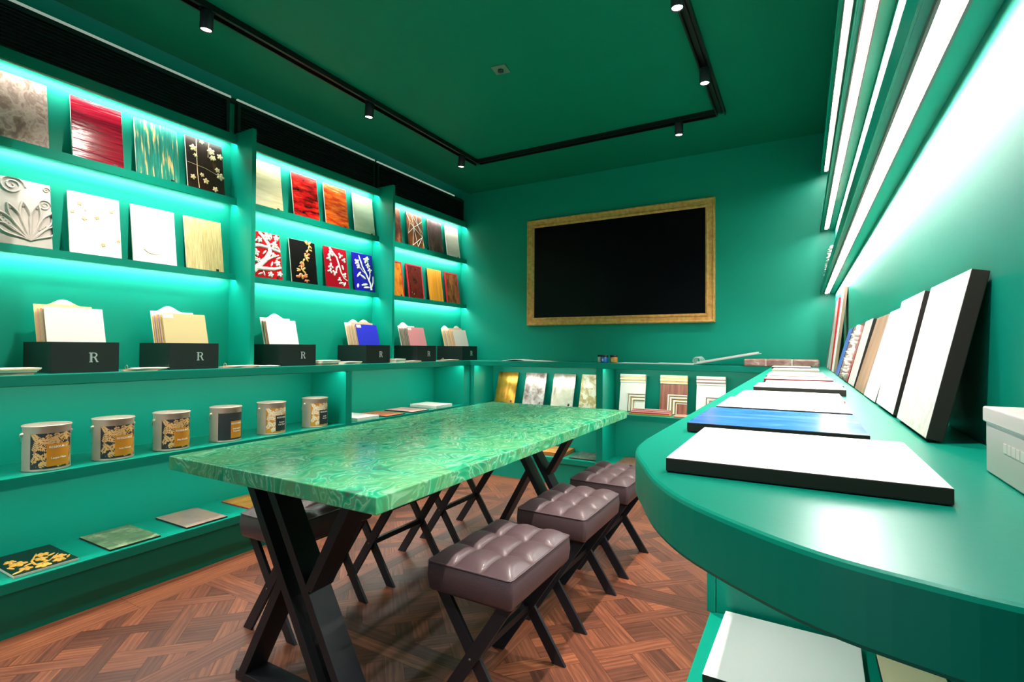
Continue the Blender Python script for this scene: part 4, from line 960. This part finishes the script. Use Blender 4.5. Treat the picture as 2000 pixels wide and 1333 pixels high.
# striped moulding piece lying in front of the boards
T = thing('moulding_strip', 'striped red and gold moulding strip lying in front of the ivory board', 'moulding', (-1.170, 3.905, ZM+.0008), (0, 0, math.radians(2)))
MB().prism([(0, 0), (.26, 0), (.26, .006), (0, .006)], 0, .3, 'x' if False else 'z').v and None
MB().box(0, .315, 0, .10, 0, .010).build('base', GOLD, T, bevel=.001)
mb = MB()
for k in range(6): mb.box(.012, .303, .010+.014*k, .019+.014*k, .010, .020+.004*k, k % 2)
mb.build('ridges', [plain('rose red ridge', (184, 64, 70), .35), plain('pale pink ridge', (226, 190, 180), .35)], T, bevel=.001)
sample('material_sample', 'small peach edged sample lying at the right end of the middle end shelf', .12, .14, .008, plain('peach', (226, 170, 140), .4), plain('peach edge', (200, 96, 80), .4), (-.83, 3.90, ZM+.0088), (-PI/2, 0, .1))
GL = 'samples on the bottom shelf of the end unit'
OR_ = P('orange marbled lacquer', [(.3, (206, 120, 40)), (.6, (230, 160, 80)), (.8, (244, 226, 190))], (9, 1, 9), warp=1.4, rough=.25, seed=61)
flat('thick orange marbled slab on the bottom shelf seen through the table leg', .21, .27, .03, OR_, plain('orange slab edge', (196, 104, 44), .4), -1.93, 3.90, ZL, .05, GL)
flat('speckled grey granite sample on the bottom shelf of the end unit', .23, .28, .008, P('speckled granite', [(.4, (66, 74, 66)), (.6, (110, 116, 100)), (.7, (150, 150, 136))], (60, 1, 60), rough=.4, detail=8, seed=62), DARKEDGE, -1.665, 3.90, ZL, 0, GL)
flat('speckled brown granite sample on the bottom shelf, behind the stools', .24, .29, .008, P('brown granite', [(.4, (110, 70, 56)), (.6, (146, 100, 82)), (.7, (176, 140, 120))], (60, 1, 60), rough=.4, detail=8, seed=63), DARKEDGE, -1.27, 3.88, ZL, 0, GL)

# ================================================================== ON THE BACK WORKTOP
z = ZT+.0008
# open magazine
PAPER = plain('magazine paper', (232, 230, 226), .35); 
T = thing('open_magazine', 'open magazine lying on the end worktop below the television', 'magazine', (-2.09, 3.91, z), (0, 0, 0))
for nm, x0, x1, bulge in (('left_pages', -.235, -.002, .020), ('right_pages', .002, .245, .008)):
    n = 16; vs = []; fs = []
    for k in range(n+1):
        q = k/n; x = x0+(x1-x0)*q; qq = q if x0 < 0 else 1-q
        zz = .001+bulge*math.sin(PI*min(qq, 1))**.8*(.3+.7*qq) + .006*qq**3
        for y in (0, .20): vs += [(x, y, zz), (x, y, max(0.0, zz-.006))]
    for k in range(n):
        a, b = 4*k, 4*k+4; fs += [(a, b, b+2, a+2), (a+1, a+3, b+3, b+1), (a, a+1, b+1, b), (a+2, b+2, b+3, a+3)]
    fs += [(0, 2, 3, 1), (4*n, 4*n+1, 4*n+3, 4*n+2)]
    MB().add(vs, fs, 0, True).build(nm, PAPER, T)
MB().box(-.238, .248, -.002, .203, -.0004, .0008).build('cover', plain('magazine cover', (60, 62, 64), .4), T)
# jars
for x, y, c, nm, lab in ((-1.438, 4.03, (226, 216, 200), 'cream', 'small cream labelled jar with black lid, mostly behind the blue one'), (-1.394, 3.985, (40, 110, 190), 'blue', 'small blue labelled jar with black lid on the end worktop'), (-1.318, 3.99, (196, 140, 60), 'amber', 'small amber labelled jar with black lid on the end worktop')):
    T = thing('sample_jar', lab, 'jar', (x, y, z), group='small jars on the end worktop')
    MB().lathe([(.024, 0), (.029, .002), (.030, .006), (.030, .042), (.027, .046)], seg=28).build('glass', plain('jar %s' % nm, c, .3), T)
    MB().lathe([(.0295, .0462), (.0305, .048), (.0305, .060), (.029, .062)], seg=28).build('lid', BLACK, T)
    fn = on_cyl(.0302); mb = MB(); m2 = MB(); letter_R(m2, -.006, .012, .020); m2.v = [fn(a, b, c_) for a, b, c_ in m2.v]; m2.build('monogram', plain('jar print', (236, 232, 224), .4), T)
# ring bound swatch book: left leaf flat, right stack raised
T = thing('ring_binder', 'open ring bound swatch book on the end worktop, right half propped on the stone block', 'swatch book', (-.675, 3.885, z))
MB().box(-.585, -.30, 0, .22, .0, .003).box(-.30, -.01, 0, .22, .0, .006).build('left_leaves', PAPER, T)
a = math.atan2(.075, .39)
r_ = MB().box(.0, .40, 0, .22, 0, .012).build('right_leaves', PAPER, T); r_.location = (.012, 0, .010); r_.rotation_euler = (0, -a, 0)
r_ = MB().box(.0, .415, 0, .225, -.004, 0).build('cover', plain('binder cover', (196, 190, 184), .4), T); r_.location = (.012, 0, .0095); r_.rotation_euler = (0, -a, 0)
for k in range(5):
    pts = [(.006+.026*math.cos(b_), .02+.045*k, .030+.026*math.sin(b_)) for b_ in [2*PI*q/18 for q in range(18)]]
    MB().tube(pts, .0014, 6, closed=True).build('ring', SILV, T)
# marbled stone block (rounded bricks set in a tray)
T = thing('stone_block', 'low pink marbled stone block with pale joints at the right end of the end worktop', 'stone block', (0, 0, z))
STONE = P('pink brown marbled stone', [(.3, (128, 88, 80)), (.5, (160, 116, 106)), (.62, (186, 150, 140)), (.72, (236, 214, 200))], (9, 9, 16), warp=2.0, rough=.35, detail=5, seed=71)
JOINT = plain('pale stone joint', (232, 216, 204), .5)
bx = [(-.350, -.215), (-.212, -.060), (-.057, .098)]
for a, b in bx: MB().box(a, b, 3.85, 3.97, 0, .048).box(a, b, 3.973, 4.08, 0, .048).build('stone', STONE, T, bevel=.009)
MB().box(-.345, .093, 3.855, 4.075, 0, .045).build('joint', JOINT, T)

# ================================================================== ON THE RIGHT WORKTOP: FLAT ROW
z = ZT
GR_ = 'samples lying in a row on the right worktop'
BL = P('blue glaze', [(.3, (44, 92, 196)), (.5, (70, 130, 220)), (.62, (120, 150, 226)), (.75, (206, 196, 236))], (5, 1, 14), warp=1.8, rough=.18, detail=6, seed=81)
BGE = P('beige plaster', [(.3, (206, 192, 172)), (.7, (224, 212, 196))], (10, 1, 10), rough=.5, seed=82)
PKM = P('pink marble', [(.3, (190, 140, 126)), (.6, (214, 176, 160)), (.8, (240, 224, 214))], (9, 1, 9), warp=1.6, rough=.3, seed=83)
PWV = P('white veined', [(.3, (214, 190, 190)), (.45, (238, 232, 228)), (.8, (244, 242, 240))], (7, 1, 7), warp=1.6, rough=.3, seed=84)
ROW = [(-.111, .488, .208, .216, .013, WHITEP, DARKEDGE, 0, 'large white sample lying nearest the rounded end of the right worktop'),
       (-.139, .738, .209, .216, .013, BL, DARKEDGE, 0, 'blue glazed sample lying on the right worktop'),
       (-.138, 1.008, .210, .215, .010, WHITEP, DARKEDGE, 0, 'white sample lying just behind the blue glazed one'),
       (-.131, 1.252, .208, .200, .009, WHITEP, PINK, 0, 'white sample with a thin rose edge, fourth in the flat row'),
       (-.113, 1.497, .207, .200, .016, WHITEP, DARKEDGE, 0, 'thick white sample with a dark edge, fifth in the flat row'),
       (-.102, 1.770, .208, .200, .009, WHITEP, DARKEDGE, .03, 'thin white sample, sixth in the flat row'),
       (-.118, 2.010, .208, .200, .012, BGE, plain('crimson edge', (150, 20, 40), .4), 0, 'beige sample with a crimson edge in the flat row'),
       (-.125, 2.255, .205, .200, .012, PKM, DARKEDGE, 0, 'pink marbled sample in the flat row'),
       (-.130, 2.510, .212, .230, .009, PWV, DARKEDGE, 0, 'veined white sample just behind the pink marbled one'),
       (-.136, 2.960, .210, .230, .012, WHITEP, plain('beige board edge', (206, 180, 160), .5), 0, 'white sample with a beige edge near the end of the flat row'),
       (-.157, 3.400, .200, .230, .012, WHITEP, DARKEDGE, 0, 'last white sample of the flat row, in front of the stone block')]
for x, y, w_, d_, t_, f_, e_, rz, lab in ROW:
    flat(lab, w_, d_, t_, f_, e_, x, y, z, rz, GR_)
# leaning row against the right wall: origin = the viewer's left (far) bottom corner; viewer faces +x
GW = 'samples leaning on the right wall'
BRW = P('brown cardboard plaster', [(.3, (150, 116, 92)), (.7, (184, 150, 124))], (14, 1, 5), rough=.5, seed=91)
RTX = P('rough sandy white plaster', [(.3, (226, 222, 212)), (.7, (246, 243, 236))], (60, 60, 60), rough=.7, bump=.8, detail=5, seed=92)
def lean_r(yfar, w_, h_, t_, face, edge, lab, **k):
    off = .058 if t_ < .015 else .058
    tt = math.asin(min(.9, (XR-.001-t_*1.0-.133)/h_)) if True else .3
    return sample('material_sample', lab, w_, h_, t_, face, edge, (.133, yfar, ZT+.0012+t_*math.sin(tt)), (-tt, 0, -PI/2), group=GW, **k)
orch = orchid(0); orch.v = [(.045+x*.52, y*1.8, z_*.72) for x, y, z_ in orch.v]
lean_r(1.034, .224, .214, .018, RTX, DARKEDGE, 'large sandy white sample with a thick dark edge leaning nearest the camera')
lean_r(1.300, .225, .214, .019, WHITEP, DARKEDGE, 'white sample with a dark edge, second in the leaning row')
lean_r(1.546, .218, .212, .008, WHITEP, plain('slate grey edge', (96, 92, 100), .5), 'white sample with a thin grey edge, third in the leaning row')
lean_r(1.800, .215, .210, .008, BRW, plain('tan edge', (190, 160, 140), .5), 'brown cardboard coloured sample in the leaning row')
lean_r(2.060, .215, .212, .012, P('light grey plaster', [(.3, (206, 200, 196)), (.7, (226, 222, 218))], (10, 1, 10), rough=.5, seed=93), DARKEDGE, 'light grey sample with a black edge in the leaning row')
lean_r(2.315, .215, .214, .008, CRIM, CRIM, 'crimson sample with raised white blossom leaning on the right wall', relief=orch)
lean_r(2.560, .215, .214, .008, P('taupe plaster', [(.3, (110, 90, 82)), (.7, (150, 128, 116))], (14, 1, 14), rough=.5, seed=94), DARKEDGE, 'taupe sample between the blossom one and the blue one')
lean_r(2.812, .215, .214, .008, plain('periwinkle lacquer', (76, 96, 190), .3), DARKEDGE, 'periwinkle blue sample leaning on the right wall')
lean_r(3.165, .185, .425, .014, WHITEP, P('tan board edge', [(.3, (150, 120, 96)), (.7, (176, 146, 120))], (9, 9, 9), rough=.5), 'tall white sample with a dark back, the tallest in the leaning row')
lean_r(3.520, .215, .400, .022, plain('pale rose plaster', (232, 212, 204), .5), plain('scarlet edge', (200, 12, 30), .4), 'tall pale sample with a scarlet edge behind the tallest one')
lean_r(3.760, .20, .395, .010, WHITEP, DARKEDGE, 'tall white sample, last but one in the leaning row')
lean_r(3.98, .19, .39, .008, P('grey stone', [(.3, (120, 116, 110)), (.7, (160, 156, 150))], (12, 1, 12), rough=.5, seed=95), DARKEDGE, 'tall grey sample at the far end of the leaning row')
# white card box near the end
T = thing('card_box', 'white card box with faint pale lettering at the right edge of the view', 'box', (.152, .46, ZT+.0006))
MB().box(0, .20, 0, .188, 0, .058).build('body', plain('white card box', (214, 206, 204), .4), T, bevel=.0015)
MB().box(-.002, .202, -.002, .190, .047, .0615).build('lid', plain('white card lid', (228, 218, 214), .4), T, bevel=.0015)
mb = MB()
for k in range(9): mb.box(-.0006, -.0001, .050+.010*k, .0575+.010*k, .026, .034)
mb.build('print', plain('pale print', (236, 230, 226), .4), T)

# lower right shelf
GS = 'samples lying on the right middle shelf'
flat('white sample lying nearest on the right middle shelf', .212, .222, .012, WHITEP, DARKEDGE, -.134, .830, ZM, -.03, GS)
flat('cream sample lying on the right middle shelf near the wall', .085, .21, .010, plain('cream face', (236, 216, 176), .45), DARKEDGE, .104, .825, ZM, 0, GS)
flat('white sample at the bottom edge of the view on the right middle shelf', .21, .20, .010, WHITEP, DARKEDGE, -.142, .605, ZM, 0, GS)
# samples on the lowest ledge of the right wall
GU = 'samples standing on the lowest right ledge'
for k in range(9):
    yf = 1.15+.30*k
    lab = 'white sample standing on the lowest right wall ledge'
    sample('material_sample', lab + (', nearest the camera' if k == 0 else ''), .285, .345, .008, WHITEP, WHITEEDGE if k % 2 else PINK, (.148, yf, 1.5346), (-math.radians(6), 0, -PI/2), group=GU if k else None)
mb = MB(); r = random.Random(2)
for k in range(14):
    t_ = k/13; mb.flower(.02+.17*r.random(), .075+.18*t_, .03, 5, .02, r.random()*3)
    mb.v = [(x, min(y, -.0005), z_) for x, y, z_ in mb.v]
sample('material_sample', 'white sample with boldly raised plaster flowers at the far end of the right ledge', .21, .28, .008, WHITEP, WHITEEDGE, (.138, 4.12, 1.5346), (-math.radians(9), 0, -PI/2), relief=mb)
